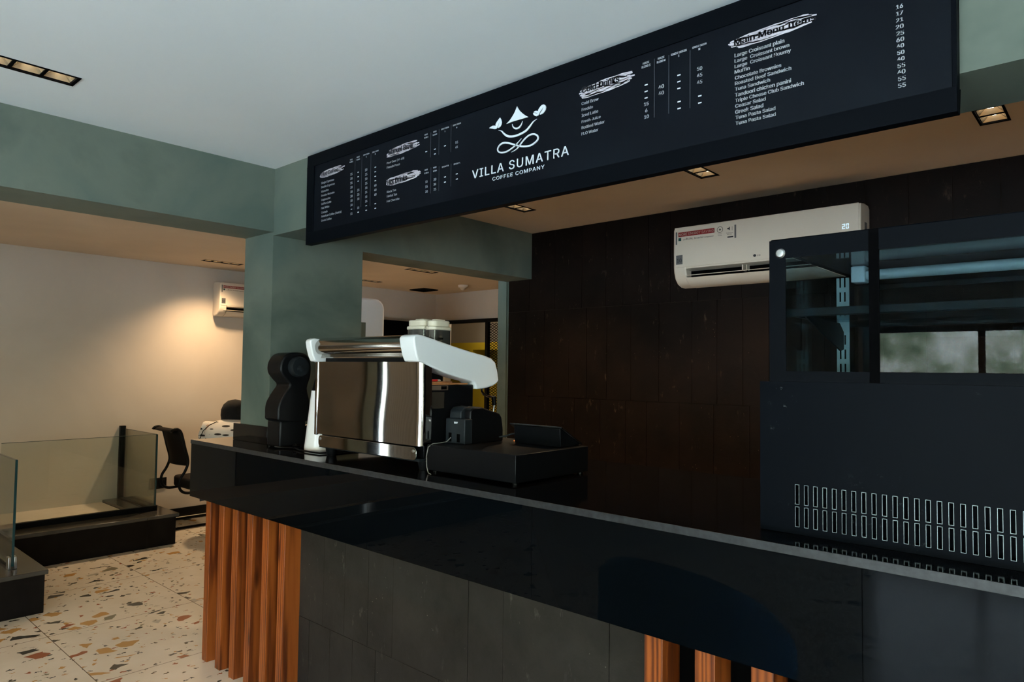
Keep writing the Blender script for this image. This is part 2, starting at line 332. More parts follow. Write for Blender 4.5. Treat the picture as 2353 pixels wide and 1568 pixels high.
SIGN_TEXT = {  # sign tables: positions and outlines taken from image pixels, projected onto the sign plane
 'h0': [('Hot Coffee', -3.519, 2.621, 0.169, 0.025)],
 'i0': [('Single Espresso', -3.521, 2.575, 0.13, 0.012), ('Double Espresso', -3.52, 2.55, 0.137, 0.012), ('Ristretto', -3.519, 2.524, 0.075, 0.012), ('Double Ristretto', -3.518, 2.5, 0.135, 0.011), ('Cappuccino', -3.517, 2.474, 0.093, 0.012), ('Coffee Latte', -3.516, 2.45, 0.102, 0.012), ('Flat White', -3.515, 2.425, 0.082, 0.012), ('Cortado', -3.514, 2.399, 0.064, 0.012), ('American Coffee ( batch)', -3.513, 2.376, 0.202, 0.012), ('Greek Coffee', -3.512, 2.351, 0.105, 0.012)],
 'p0': [('15', -3.221, 2.58, 0, 0.013), ('20', -3.22, 2.555, 0, 0.013), ('15', -3.219, 2.53, 0, 0.013), ('20', -3.218, 2.505, 0, 0.013), ('30', -3.217, 2.48, 0, 0.013), ('30', -3.216, 2.455, 0, 0.013), ('30', -3.215, 2.43, 0, 0.013), ('30', -3.214, 2.405, 0, 0.013), ('-', -3.213, 2.381, 0, 0.012), ('15', -3.213, 2.356, 0, 0.013), ('-', -3.157, 2.579, 0, 0.013), ('-', -3.156, 2.554, 0, 0.013), ('-', -3.155, 2.529, 0, 0.013), ('35', -3.153, 2.479, 0, 0.013), ('35', -3.152, 2.454, 0, 0.013), ('35', -3.151, 2.43, 0, 0.012), ('25', -3.15, 2.38, 0, 0.012), ('-', -3.149, 2.355, 0, 0.013), ('20', -3.084, 2.579, 0, 0.013), ('25', -3.083, 2.554, 0, 0.013), ('20', -3.082, 2.529, 0, 0.013), ('25', -3.081, 2.504, 0, 0.013), ('35', -3.08, 2.479, 0, 0.013), ('35', -3.08, 2.455, 0, 0.012), ('35', -3.079, 2.43, 0, 0.012), ('35', -3.078, 2.405, 0, 0.012), ('-', -3.077, 2.38, 0, 0.012), ('-', -3.076, 2.355, 0, 0.013), ('-', -3.002, 2.578, 0, 0.013), ('-', -3.002, 2.553, 0, 0.013), ('-', -3.001, 2.528, 0, 0.013), ('-', -3.0, 2.504, 0, 0.012), ('40', -2.999, 2.479, 0, 0.012), ('40', -2.998, 2.454, 0, 0.012), ('40', -2.997, 2.429, 0, 0.012), ('-', -2.996, 2.379, 0, 0.012), ('-', -2.995, 2.354, 0, 0.013)],
 'c0': [('HOUSE', -3.224, 2.663, 0, 0.007), ('BLEND S', -3.223, 2.65, 0, 0.008), ('HOUSE', -3.16, 2.665, 0, 0.008), ('BLEND M', -3.159, 2.651, 0, 0.007), ('SINGLE ORIGIN', -3.086, 2.665, 0, 0.007), ('S', -3.085, 2.651, 0, 0.008), ('SINGLE ORIGIN', -3.005, 2.664, 0, 0.007), ('M', -3.005, 2.651, 0, 0.008)],
 'h1': [('Manual Brew', -2.889, 2.621, 0.198, 0.03)],
 'i1': [('Pour Over ( V-60)', -2.902, 2.575, 0.142, 0.011), ('French Press', -2.901, 2.55, 0.107, 0.012)],
 'p1': [('-', -2.588, 2.578, 0, 0.012), ('-', -2.524, 2.577, 0, 0.012), ('-', -2.523, 2.553, 0, 0.011), ('-', -2.451, 2.578, 0, 0.012), ('55', -2.369, 2.578, 0, 0.012), ('45', -2.369, 2.555, 0, 0.011)],
 'c1': [('HOUSE', -2.591, 2.665, 0, 0.007), ('BLEND S', -2.59, 2.65, 0, 0.007), ('HOUSE', -2.526, 2.665, 0, 0.007), ('BLEND M', -2.526, 2.65, 0, 0.007), ('SINGLE ORIGIN', -2.453, 2.665, 0, 0.007), ('S', -2.453, 2.65, 0, 0.007), ('SINGLE ORIGIN', -2.37, 2.665, 0, 0.007), ('M', -2.37, 2.65, 0, 0.007)],
 'h2': [('Hot Drinks', -2.893, 2.461, 0.16, 0.031)],
 'i2': [('Black Tea', -2.897, 2.42, 0.075, 0.011), ('Herbal Tea', -2.896, 2.396, 0.082, 0.012), ('Hot Chocolte', -2.896, 2.37, 0.103, 0.011)],
 'p2': [('15', -2.583, 2.426, 0, 0.011), ('15', -2.582, 2.401, 0, 0.012), ('20', -2.581, 2.376, 0, 0.012), ('20', -2.52, 2.426, 0, 0.012), ('20', -2.52, 2.402, 0, 0.011), ('25', -2.519, 2.377, 0, 0.012), ('-', -2.447, 2.425, 0, 0.012), ('-', -2.447, 2.4, 0, 0.011), ('-', -2.365, 2.425, 0, 0.011), ('-', -2.364, 2.4, 0, 0.011)],
 'c2': [('HOUSE', -2.586, 2.486, 0, 0.007), ('BLEND M', -2.584, 2.47, 0, 0.007), ('HOUSE', -2.522, 2.486, 0, 0.007), ('BLEND L', -2.52, 2.469, 0, 0.007), ('SPECIALTY M', -2.447, 2.477, 0, 0.007), ('SPECIALTY L', -2.365, 2.475, 0, 0.007)],
 'h3': [('Cold Drinks', -1.635, 2.622, 0.178, 0.027)],
 'i3': [('Cold Brew', -1.636, 2.573, 0.082, 0.012), ('Freddo', -1.635, 2.548, 0.054, 0.012), ('Iced Latte', -1.635, 2.524, 0.08, 0.012), ('Fresh Juice', -1.635, 2.499, 0.092, 0.011), ('Bottled Water', -1.635, 2.474, 0.111, 0.012), ('FLO Water', -1.635, 2.449, 0.081, 0.012)],
 'p3': [('-', -1.337, 2.576, 0, 0.014), ('-', -1.337, 2.551, 0, 0.014), ('-', -1.337, 2.526, 0, 0.014), ('15', -1.336, 2.503, 0, 0.013), ('6', -1.336, 2.478, 0, 0.014), ('10', -1.335, 2.454, 0, 0.013), ('40', -1.273, 2.552, 0, 0.014), ('40', -1.273, 2.528, 0, 0.014), ('-', -1.201, 2.575, 0, 0.013), ('-', -1.201, 2.551, 0, 0.013), ('-', -1.201, 2.526, 0, 0.013), ('-', -1.2, 2.477, 0, 0.013), ('-', -1.2, 2.452, 0, 0.013), ('50', -1.12, 2.576, 0, 0.013), ('45', -1.12, 2.552, 0, 0.013), ('45', -1.12, 2.527, 0, 0.013), ('-', -1.119, 2.477, 0, 0.013), ('-', -1.119, 2.452, 0, 0.013)],
 'c3': [('HOUSE', -1.338, 2.661, 0, 0.008), ('BLEND S', -1.338, 2.648, 0, 0.009), ('HOUSE', -1.274, 2.661, 0, 0.008), ('BLEND M', -1.274, 2.648, 0, 0.008), ('SINGLE ORIGIN', -1.202, 2.659, 0, 0.008), ('S', -1.202, 2.647, 0, 0.008), ('SINGLE ORIGIN', -1.121, 2.659, 0, 0.007), ('M', -1.121, 2.647, 0, 0.008)],
 'h4': [('Main Menu Items', -0.991, 2.618, 0.268, 0.023)],
 'i4': [('Large Croissant plain', -0.99, 2.577, 0.168, 0.013), ('Large  Croissant brown', -0.99, 2.558, 0.184, 0.012), ('Large  Croissant Roumy', -0.99, 2.539, 0.189, 0.012), ('Muffin', -0.99, 2.52, 0.052, 0.012), ('Chocolate Brownies', -0.989, 2.499, 0.157, 0.012), ('Roasted Beef Sandwich', -0.989, 2.48, 0.189, 0.012), ('Tuna Sandwich', -0.989, 2.46, 0.12, 0.012), ('Tandoori chicken panini', -0.989, 2.439, 0.188, 0.013), ('Triple Cheese Club Sandwich', -0.988, 2.42, 0.227, 0.012), ('Ceasar Salad', -0.988, 2.401, 0.104, 0.012), ('Greek Salad', -0.988, 2.38, 0.096, 0.013), ('Tuna Pasta Salad', -0.987, 2.361, 0.135, 0.012), ('Tuna Pasta Salad', -0.987, 2.341, 0.136, 0.012)],
 'p4': [('16', -0.486, 2.579, 0, 0.012), ('17', -0.486, 2.559, 0, 0.012), ('21', -0.486, 2.539, 0, 0.012), ('20', -0.486, 2.519, 0, 0.013), ('25', -0.485, 2.499, 0, 0.013), ('60', -0.485, 2.48, 0, 0.013), ('40', -0.485, 2.461, 0, 0.012), ('50', -0.484, 2.441, 0, 0.012), ('40', -0.484, 2.422, 0, 0.012), ('55', -0.483, 2.402, 0, 0.013), ('40', -0.483, 2.383, 0, 0.013), ('55', -0.482, 2.363, 0, 0.013), ('55', -0.482, 2.343, 0, 0.013)],
 'n0': [('VILLA SUMATRA', -2.259, 2.382, 0.561, 0.039)],
 'n1': [('COFFEE COMPANY', -2.129, 2.35, 0.302, 0.016)],
}
BRUSH = {'b0': (-3.546, 2.633, -3.277, 2.626, 0.019), 'b1': (-2.917, 2.638, -2.629, 2.623, 0.021), 'b2': (-2.912, 2.482, -2.625, 2.47, 0.021), 'b3': (-1.651, 2.628, -1.381, 2.617, 0.024), 'b4': (-1.018, 2.633, -0.714, 2.617, 0.02)}
DIVIDERS = [(-3.188, 2.374, 2.664), (-3.125, 2.381, 2.661), (-3.043, 2.372, 2.662), (-2.556, 2.543, 2.667), (-2.495, 2.544, 2.67), (-2.409, 2.539, 2.672), (-2.551, 2.362, 2.491), (-2.491, 2.364, 2.486), (-2.405, 2.372, 2.482), (-1.302, 2.443, 2.666), (-1.242, 2.443, 2.662), (-1.157, 2.442, 2.653)]
LOGO_FILL = {'hat': [(-1.984, 2.655), (-1.977, 2.644), (-1.967, 2.63), (-1.953, 2.617), (-1.936, 2.603), (-1.919, 2.592), (-1.958, 2.592), (-2.002, 2.593), (-2.046, 2.591), (-2.028, 2.601), (-2.013, 2.614), (-1.999, 2.629), (-1.99, 2.643)], 'leaf': [(-2.086, 2.629), (-2.079, 2.619), (-2.075, 2.607), (-2.076, 2.597), (-2.083, 2.588), (-2.092, 2.584), (-2.098, 2.584), (-2.092, 2.598), (-2.087, 2.613), (-2.093, 2.601), (-2.102, 2.588), (-2.111, 2.583), (-2.122, 2.585), (-2.137, 2.591), (-2.152, 2.596), (-2.144, 2.599), (-2.132, 2.602), (-2.119, 2.6), (-2.112, 2.597), (-2.112, 2.605), (-2.106, 2.613), (-2.096, 2.621)], 'beanA': [(-1.832, 2.625), (-1.824, 2.62), (-1.82, 2.611), (-1.822, 2.6), (-1.83, 2.592), (-1.839, 2.587), (-1.852, 2.586), (-1.851, 2.592), (-1.84, 2.602), (-1.833, 2.615), (-1.843, 2.606), (-1.854, 2.598), (-1.858, 2.589), (-1.865, 2.585), (-1.873, 2.584), (-1.881, 2.588), (-1.888, 2.594), (-1.891, 2.602), (-1.885, 2.602), (-1.873, 2.596), (-1.863, 2.591), (-1.873, 2.598), (-1.888, 2.605), (-1.883, 2.608), (-1.874, 2.608), (-1.864, 2.604), (-1.861, 2.611), (-1.853, 2.619), (-1.843, 2.625)]}
LOGO_LINES = {'chin': [(-2.012, 2.583, 0.00088), (-2.007, 2.57, 0.00442), (-1.996, 2.56, 0.00663), (-1.984, 2.556, 0.00707), (-1.971, 2.558, 0.00663), (-1.959, 2.567, 0.00442), (-1.952, 2.582, 0.00088)], 'arms': [(-2.094, 2.573, 0.00066), (-2.075, 2.565, 0.00486), (-2.061, 2.551, 0.00752), (-2.043, 2.537, 0.00928), (-2.022, 2.529, 0.00884), (-1.991, 2.525, 0.0084), (-1.957, 2.528, 0.0084), (-1.93, 2.535, 0.00884), (-1.91, 2.548, 0.00752), (-1.891, 2.564, 0.00398), (-1.87, 2.572, 0.00066)], 'legs': [(-2.016, 2.457, 0.00088), (-1.99, 2.463, 0.00309), (-1.97, 2.474, 0.0053), (-1.953, 2.489, 0.00575), (-1.93, 2.504, 0.00619), (-1.907, 2.511, 0.00663), (-1.884, 2.509, 0.00707), (-1.866, 2.498, 0.00707), (-1.863, 2.484, 0.00707), (-1.877, 2.472, 0.00707), (-1.906, 2.464, 0.00707), (-1.943, 2.468, 0.00707), (-1.976, 2.478, 0.00752), (-2.011, 2.493, 0.00752), (-2.039, 2.504, 0.00752), (-2.064, 2.509, 0.00752), (-2.085, 2.504, 0.00663), (-2.098, 2.49, 0.00619), (-2.093, 2.476, 0.00575), (-2.073, 2.467, 0.00663), (-2.045, 2.466, 0.00619), (-2.018, 2.472, 0.0053), (-1.994, 2.482, 0.0053), (-1.977, 2.492, 0.00354), (-1.957, 2.506, 0.00066)]}

# =================================================================== THE SETTING
XB, XBL, YG, YG2, YB = -4.1248, -4.497, 2.2625, 2.614, 4.853
ZC, ZBAR, ZLEFT, ZBEAM, ZFAS, ZIB = 2.786, 2.767, 2.51, 2.3737, 2.3504, 2.3397
XW, YR = -7.07, 6.3
def S(name, mb, mat, **k):
    o = mb.build(name, mat, **k); o['kind'] = 'structure'; return o
set_scale(1.0, 0.0)
U2 = 0.776; G2 = (U2, 1.5*(1-U2)); ZF = -G2[1]/U2     # concrete frame, bar and menu board, scaled about the camera
U1 = 0.91; G1 = (U1, 1.5*(1-U1))                       # counter and what stands on it, scaled about the camera
S('floor', MB().box(-8.3, 3.1, -4.1, 7.8, -0.12, 0.0), TERR)
FIX = []   # recessed downlights: x, y (centre), z, axis, on
HOLES = []
def ceiling(name, x0, x1, y0, y1, z, holes, mat, t=0.25):
    m = MB(); xs = sorted({x0, x1, *[h[0] for h in holes], *[h[1] for h in holes]}); ys = sorted({y0, y1, *[h[2] for h in holes], *[h[3] for h in holes]})
    for i in range(len(xs)-1):
        for j in range(len(ys)-1):
            cx, cy = (xs[i]+xs[i+1])/2, (ys[j]+ys[j+1])/2
            if any(h[0] < cx < h[1] and h[2] < cy < h[3] for h in holes): continue
            m.box(xs[i], xs[i+1], ys[j], ys[j+1], z, z+t)
    return S(name, m, mat)
CELL, FW, NC = 0.092, 0.10, 4
def hole(x, y, n=4): return (x-FW/2+.004, x+FW/2-.004, y-n*CELL/2-.001, y+n*CELL/2+.001)
LM = [(-2.756, 0.559), (-0.6, -1.1), (-2.756, -1.9), (1.6, -1.1)]
LB = [(-2.754, 3.029), (-1.561, 3.029), (-0.375, 3.029), (0.81, 3.029)]
LL = [(-6.57, 3.08), (-5.45, 4.65), (-6.57, 4.78), (-6.57, 0.55), (-6.2, -2.3), (-5.4, 0.3)]  # last three are out of view, added to light the left wall and floor
def g2(z): return z*U2+G2[1]
ceiling('ceiling', XB*U2, 3.1, -4.1, YG*U2, g2(ZC), [hole(*p) for p in LM], WHITE)
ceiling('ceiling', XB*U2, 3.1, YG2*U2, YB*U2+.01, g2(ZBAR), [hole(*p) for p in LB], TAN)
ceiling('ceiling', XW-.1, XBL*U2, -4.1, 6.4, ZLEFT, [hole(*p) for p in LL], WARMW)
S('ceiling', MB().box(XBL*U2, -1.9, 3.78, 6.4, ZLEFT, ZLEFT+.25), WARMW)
S('ceiling', MB().box(-8.3, -4.5, 6.4, 7.8, 2.30, 2.4), CREAM)
set_scale(*G2)
XR_ = 3.1/U2; YF_ = -4.1/U2
# green concrete frame: beam, pillar, fascia
S('beam_left', MB().box(XBL, XB, YF_, YG, ZBEAM, 3.05), GREEN)
S('pillar', MB().box(XBL, XB, YG, 2.9618, ZF, 3.05), GREEN)
S('beam_front', MB().box(XB, XR_, YG, YG2, ZFAS, 3.05), GREEN)
S('beam_inner', MB().box(-4.4485, XB, 2.9618, YB, ZIB, 3.05), GREEN)
S('pillar', MB().box(-4.547, -4.44, YB, 5.1, ZF, ZIB).box(-4.44, -4.409, YB+.02, 5.1, ZF, ZIB).box(-4.547, XB, YB, 5.1, ZIB, 3.05), GREEN)
# dark stone wall behind the bar, laid in tall slabs of uneven width
def slabs(x0, x1, rows, y, known, mat, name, thick, parent=None, wmin=.14, wmax=.26, gap=.0022, joint=None):
    m = MB(); m.mat(1).box(x0, x1, y+.006, y+thick, rows[0][0]-.002, rows[-1][1]); m.mat(0); R = random.Random(3)
    for k, (z0, z1) in enumerate(rows):
        xs = [x0] + [q for q in known[k]]
        cur = xs[-1]
        while cur < x1-.3:
            cur += R.uniform(wmin, wmax); xs.append(cur)
        xs.append(x1)
        for a, b2 in zip(xs[:-1], xs[1:]):
            if b2-a < .02: continue
            d = R.uniform(0, .0022)
            m.box(a+gap/2, b2-gap/2, y-d, y+.012, z0+gap/2, z1-gap/2)
    return m.build(name, [mat, joint or JOINT], parent)
o = slabs(-4.409, XR_, [(ZF, .471), (.471, 1.256), (1.256, 2.041), (2.041, ZBAR)], YB, [[], [-4.15, -3.878, -3.62, -3.35, -3.098, -2.902, -2.61, -2.326, -2.05], [-4.19, -3.969, -3.686, -3.494, -3.287, -3.05, -2.79, -2.504, -2.299, -2.1], [-4.15, -3.85, -3.55, -3.3]], STONE, 'wall_back_bar', .2, gap=.0036, joint=JOINT2)
o['kind'] = 'structure'
set_scale(1.0, 0.0)
# plastered walls
S('wall_left', MB().box(XW-.12, XW, -4.1, -2.13, 0, 2.7).box(XW-.12, XW, -1.985, 6.4, 0, 2.7).box(XW-.12, XW, -2.13, -1.985, 2.2, 2.7).box(XW-.12, XW, -2.13, -1.985, 0, .2), CREAM)
m = MB().box(-8.3, -6.86, YR, YR+.1, 0, 2.7).box(-6.86, -4.8, YR, YR+.1, 2.144, 2.7).box(-4.8, -1.9, YR, YR+.1, 0, 2.7)
S('wall_rear', m, CREAM)
S('wall_side', MB().box(-2.0, -1.9, 3.90, YR, 0, 2.7), CREAM)
S('wall_right', MB().box(3.0, 3.12, -4.1, -1.95, 0, 3.05).box(3.0, 3.12, -.35, 5.0, 0, 3.05).box(3.0, 3.12, -1.95, -.35, 2.3, 3.05).box(3.0, 3.12, -1.95, -.35, 0, .9), CREAM)
m = MB(); xs = [-7.1] + [v for w_ in WINS for v in w_] + [3.1]
for i in range(0, len(xs), 2): m.box(xs[i], xs[i+1], -4.12, -4.0, 0, 3.05)
for a, b2 in WINS: m.box(a, b2, -4.12, -4.0, 0, WZ[0]).box(a, b2, -4.12, -4.0, WZ[1], 3.05)
S('wall_front', m, CREAM)
for i, (a, b2) in enumerate(WINS):
    f = MB().box(a, a+.05, -4.1, -4.03, WZ[0], WZ[1]).box(b2-.05, b2, -4.1, -4.03, WZ[0], WZ[1]).box(a, b2, -4.1, -4.03, WZ[0], WZ[0]+.05).box(a, b2, -4.1, -4.03, WZ[1]-.05, WZ[1]).box((a+b2)/2-.025, (a+b2)/2+.025, -4.09, -4.04, WZ[0]+.05, WZ[1]-.05)
    f = S('window_%d' % (i+1), f, BSTEEL); MB().box(a+.05, b2-.05, -4.068, -4.062, WZ[0]+.05, WZ[1]-.05).build('glass', WINGLASS, f)
f = MB()
for q in (-1.95, -1.2, -.40): f.box(3.03, 3.1, q, q+.05, .9, 2.3)
f.box(3.03, 3.1, -1.95, -.35, 2.25, 2.3).box(3.03, 3.1, -1.95, -.35, .9, .96)
f = S('window_5', f, BSTEEL); MB().box(3.06, 3.066, -1.9, -.4, .96, 2.25).build('glass', WINGLASS, f)
WALNUT = mottled('brown_wall_panelling', (.09, .06, .03), (.13, .085, .045), 3.0, .5, .05)
t = thing('wall_panelling', (XW, -1.1, 0), 'brown wooden wall panelling beside the grey side column', 'wall panelling')
MB().box(XW, XW+.03, -1.44, -.35, 0, 2.2).build('boards', WALNUT, t)
t = thing('added_dark_board', (XW, -1.85, 0), 'unseen dark navy board added on the left wall to be mirrored in the espresso machine', 'panel')  # out of view, added for a dark band in the steel panel's reflection
MB().box(XW, XW+.04, -1.98, -1.72, 0, 2.3).build('board', GRILL, t)
S('pillar', MB().box(XW, XW+.10, -1.7195, -1.441, 0, 2.5), mottled('grey_green_render', (.075, .08, .06), (.095, .10, .075), 3.0, .8, .05))
t = thing('added_grey_curtain', (XW, -3.0, 0), 'unseen grey pleated curtain added to darken the left wall mirrored in the espresso machine', 'curtain')  # out of view, added to darken what the steel panel mirrors
MB().prism([(XW+.03, -3.98)]+[(XW+.05+.02*(i % 2), -3.98+i*.03) for i in range(61)]+[(XW+.03, -2.17)], .1, 2.3, 'z').build('fabric', pmat('grey_fabric', (.17, .16, .145), .9), t)
S('window_6', MB().box(XW, XW+.03, -2.15, -2.12, .2, 2.2).box(XW, XW+.03, -1.995, -1.981, .2, 2.2), BSTEEL)
m = MB().box(XW, XW+.015, 2.56, YR, 0, .085).box(XW, XW+.015, -4.0, -1.0, 0, .085)
S('baseboard_left', m, BSTEEL, bevel=.002)
S('baseboard_rear', MB().box(-4.78, -2.02, YR-.015, YR, 0, .085).box(XW+.02, -6.9, YR-.015, YR, 0, .085), BSTEEL)
# alcove behind the rear opening
S('wall_alcove', MB().box(-8.3, -4.5, 7.6, 7.75, 0, 2.3).box(-8.3, -8.15, 6.4, 7.6, 0, 2.3).box(-4.62, -4.5, 6.4, 7.6, 0, 2.3), CREAM)
# =================================================================== CEILING FIXTURES
def spot(name, loc, power, col, size, blend, radius, parent=None, rot=(0, 0, 0)):
    l = bpy.data.lights.new(name, 'SPOT'); l.energy = power; l.color = col; l.spot_size = math.radians(size); l.spot_blend = blend; l.shadow_soft_size = radius
    o = bpy.data.objects.new(name, l); COL.objects.link(o); o.rotation_euler = rot
    if parent is not None: o.parent = parent
    o.location = loc; return o
WARM = (1.0, 0.68, 0.38)
def downlight():
    t = thing('recessed_downlight', (0, 0, 0), 'x', 'ceiling light')
    L2 = NC*CELL/2
    f = MB()   # rim flush with the plaster, walls going up into the ceiling
    zt = .075
    f.box(-FW/2, -FW/2+.008, -L2-.006, L2+.006, -.0025, zt).box(FW/2-.008, FW/2, -L2-.006, L2+.006, -.0025, zt)
    f.box(-FW/2, FW/2, -L2-.006, -L2+.006, -.0025, zt).box(-FW/2, FW/2, L2-.006, L2+.006, -.0025, zt).box(-FW/2, FW/2, -L2, L2, zt-.004, zt+.002)
    for k in range(1, NC): f.box(-FW/2, FW/2, -L2+k*CELL-.005, -L2+k*CELL+.005, .002, zt)
    f.build('housing', BMATT, t)
    for k in range(NC):
        cy = -L2+(k+.5)*CELL; r0, r1 = .0395, .024
        m = MB(); seg = 8
        lo = [(r0*a, cy+r0*b2, .004) for a, b2 in ((-1, -1), (1, -1), (1, 1), (-1, 1))]
        for s2 in range(4):
            A, B2 = Vector(lo[s2]), Vector(lo[(s2+1) % 4]); n2 = 8
            pts = []
            for q in range(n2+1):
                p = A.lerp(B2, q/n2); ang = math.atan2(p.y-cy, p.x); pts.append(p)
                pts.append(Vector((r1*math.cos(ang), cy+r1*math.sin(ang), .022)))
            m.add(pts, [(2*q, 2*q+2, 2*q+3, 2*q+1) for q in range(n2)])
        m.build('reflector', REFL, t, smooth=30)
        MB().lathe([(0, .022), (.0235, .022), (.0235, .025), (0, .025)], (0, cy, 0), 24).build('lamp', LAMP, t)
    return t
proto = downlight(); first = True
def place_light(x, y, z, label, group, power, size=110, blend=.7, col=WARM, aim=(0, 0, 0)):
    global first
    t = proto if first else copy_tree(proto); first = False
    t.location = (x, y, z); tag(t, label, 'ceiling light', group)
    if power: spot('downlight_beam', (x, y, z-.012), power, col, size, blend, .05, None, aim)
    return t
PM, PB, PL = 62.0, 78.0, 125.0
for (x, y), lb in zip(LM, ['long recessed four-cell downlight in the pale ceiling above the green beam', 'recessed ceiling light over the seating side of the room', 'recessed ceiling light near the street windows', 'recessed ceiling light near the entrance side']):
    place_light(x, y, g2(ZC), lb, 'recessed lights of the main ceiling', PM if x < -2 and y > 0 else PM*.3)
for (x, y), lb in zip(LB, ['recessed light under the menu board lettering, nearest the green inner beam', 'recessed light in the bar ceiling just left above the big air conditioner', 'recessed light in the bar ceiling beside the right end of the menu board', 'recessed light at the far right of the bar ceiling']):
    place_light(x, y, g2(ZBAR), lb, 'recessed lights of the bar ceiling', PB)
for (x, y), lb in zip(LL, ['recessed light in the left room in front of the half-hidden air conditioner', 'recessed light seen through the pass-through above the espresso machine', 'recessed light peeking out at the right edge of the green pillar', 'unseen recessed light added over the glass railing', 'unseen recessed light added to warm the mirrored part of the left wall', 'unseen recessed light added over the terrazzo walkway']):
    place_light(x, y, ZLEFT, lb, 'recessed lights of the left room', PL if 2 < y < 4 else PL*(.45 if y > 4 else .7 if y < -2 else .16), 125, .9)
t = thing('ceiling_vent', (-6.72, 5.78, ZLEFT), 'dark square grille in the ceiling seen through the pass-through', 'vent', 'dark ceiling grilles')
f = MB().box(-6.86, -6.58, 5.66, 5.90, ZLEFT-.012, ZLEFT).build('frame', BSTEEL, t)
m = MB()
for k in range(8): m.box(-6.85, -6.59, 5.67+k*.029, 5.685+k*.029, ZLEFT-.016, ZLEFT-.011)
m.build('louvres', BMATT, t)
t2 = copy_tree(t); t2.location = (-5.36, 5.80, ZLEFT); tag(t2, 'dark ceiling grille cut off by the narrow plastered post', 'vent', 'dark ceiling grilles')
t = thing('smoke_detector', (-5.99, 5.77, ZLEFT), 'white domed smoke detector on the ceiling of the back room', 'smoke detector')
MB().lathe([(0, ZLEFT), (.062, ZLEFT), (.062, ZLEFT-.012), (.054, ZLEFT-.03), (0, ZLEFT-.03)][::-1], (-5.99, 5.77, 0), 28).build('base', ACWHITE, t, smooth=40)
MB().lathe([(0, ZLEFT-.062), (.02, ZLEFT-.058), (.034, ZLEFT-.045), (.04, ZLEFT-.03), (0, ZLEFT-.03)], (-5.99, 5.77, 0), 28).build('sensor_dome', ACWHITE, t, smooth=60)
# =================================================================== STAIR KERB AND GLASS RAILINGS
def kerb(label, boxes, caps, loc):
    t = thing('stair_kerb', loc, label, 'kerb', 'low stone kerbs around the stairwell'); m = MB()
    for q in boxes: m.box(*q)
    m.build('body', KERB, t)
    m = MB()
    for q in caps: m.box(*q)
    m.build('top_slab', KERBTOP, t, bevel=.004)
kerb('far dark stone kerb with a glass pane running to the left wall', [(-6.40, -6.02, 1.285, 2.2595, 0, .23), (XW+.002, -6.02, 2.26, 2.485, 0, .23)], [(-6.40, -6.0, 1.285, 2.25, .23, .2574), (XW+.002, -6.0, 2.2502, 2.505, .23, .2574)], (-6.2, 1.9, 0))
kerb('near dark stone kerb at the left edge of the terrazzo floor', [(-6.40, -4.912, .96, 1.265, 0, .23), (-5.22, -4.912, -2.5, .96, 0, .23)], [(-6.42, -4.894, .945, 1.28, .23, .2574), (-5.24, -4.894, -2.5, .9445, .23, .2574)], (-5.3, 1.1, 0))
S('floor_landing', MB().box(XW, -6.43, -2.4, 2.245, 0, .236), CREAM)
def pane(m, x0, x1, y0, y1, z0, z1): return m.box(x0, x1, y0, y1, z0, z1)
t = thing('glass_railing', (-6.25, 2.4, .2574), 'corner glass railing with black wall post on the far kerb', 'railing', 'glass railings of the stairwell')
MB().box(-6.256, -6.244, 1.30, 2.395, .262, .905).build('glass_pane', GLASS, t)
MB().box(-7.03, -6.262, 2.392, 2.404, .262, .905).build('glass_pane', GLASS, t)
MB().box(-6.2585, -6.2435, 2.393, 2.4055, .262, .906).build('pane_edge', GLASSEDGE, t)
MB().box(-6.256, -6.244, 1.30, 2.393, .9052, .908).box(-7.03, -6.262, 2.392, 2.404, .9052, .908).build('top_edge', GLASSEDGE, t)
MB().box(-6.272, -6.228, 1.30, 2.412, .2576, .300).box(-7.03, -6.272, 2.38, 2.416, .2576, .268).build('base_channel', BSTEEL, t, bevel=.002)
MB().box(-7.068, -7.03, 2.372, 2.42, .2576, .93).build('wall_post', BSTEEL, t, bevel=.002)
t = thing('glass_railing', (-5.2, 1.13, .2574), 'near glass railing pane standing on the kerb at the picture edge', 'railing', 'glass railings of the stairwell')
MB().box(-6.38, -5.052, 1.124, 1.136, .275, .912).build('glass_pane', GLASS, t)
MB().box(-5.053, -5.048, 1.1235, 1.1365, .275, .913).build('pane_edge', GLASSEDGE, t)
MB().box(-6.38, -5.053, 1.124, 1.136, .9125, .915).build('top_edge', GLASSEDGE, t)
MB().box(-5.10, -5.045, 1.108, 1.152, .2576, .262).box(-5.10, -5.045, 1.108, 1.122, .262, .33).box(-5.10, -5.045, 1.138, 1.152, .262, .33).build('clamp', STEEL, t, bevel=.002)
MB().box(-6.38, -5.12, 1.118, 1.142, .2576, .274).build('base_channel', BSTEEL, t)
t = thing('wall_socket', (XW, 2.74, .35), 'black double socket plate low on the left wall behind the glass', 'socket')
MB().box(XW, XW+.01, 2.655, 2.815, .298, .405).build('plate', GLOSSB, t, bevel=.004)
MB().box(XW+.01, XW+.013, 2.67, 2.73, .32, .385).box(XW+.01, XW+.013, 2.74, 2.80, .32, .385).build('outlet', BPLAST, t, bevel=.003)
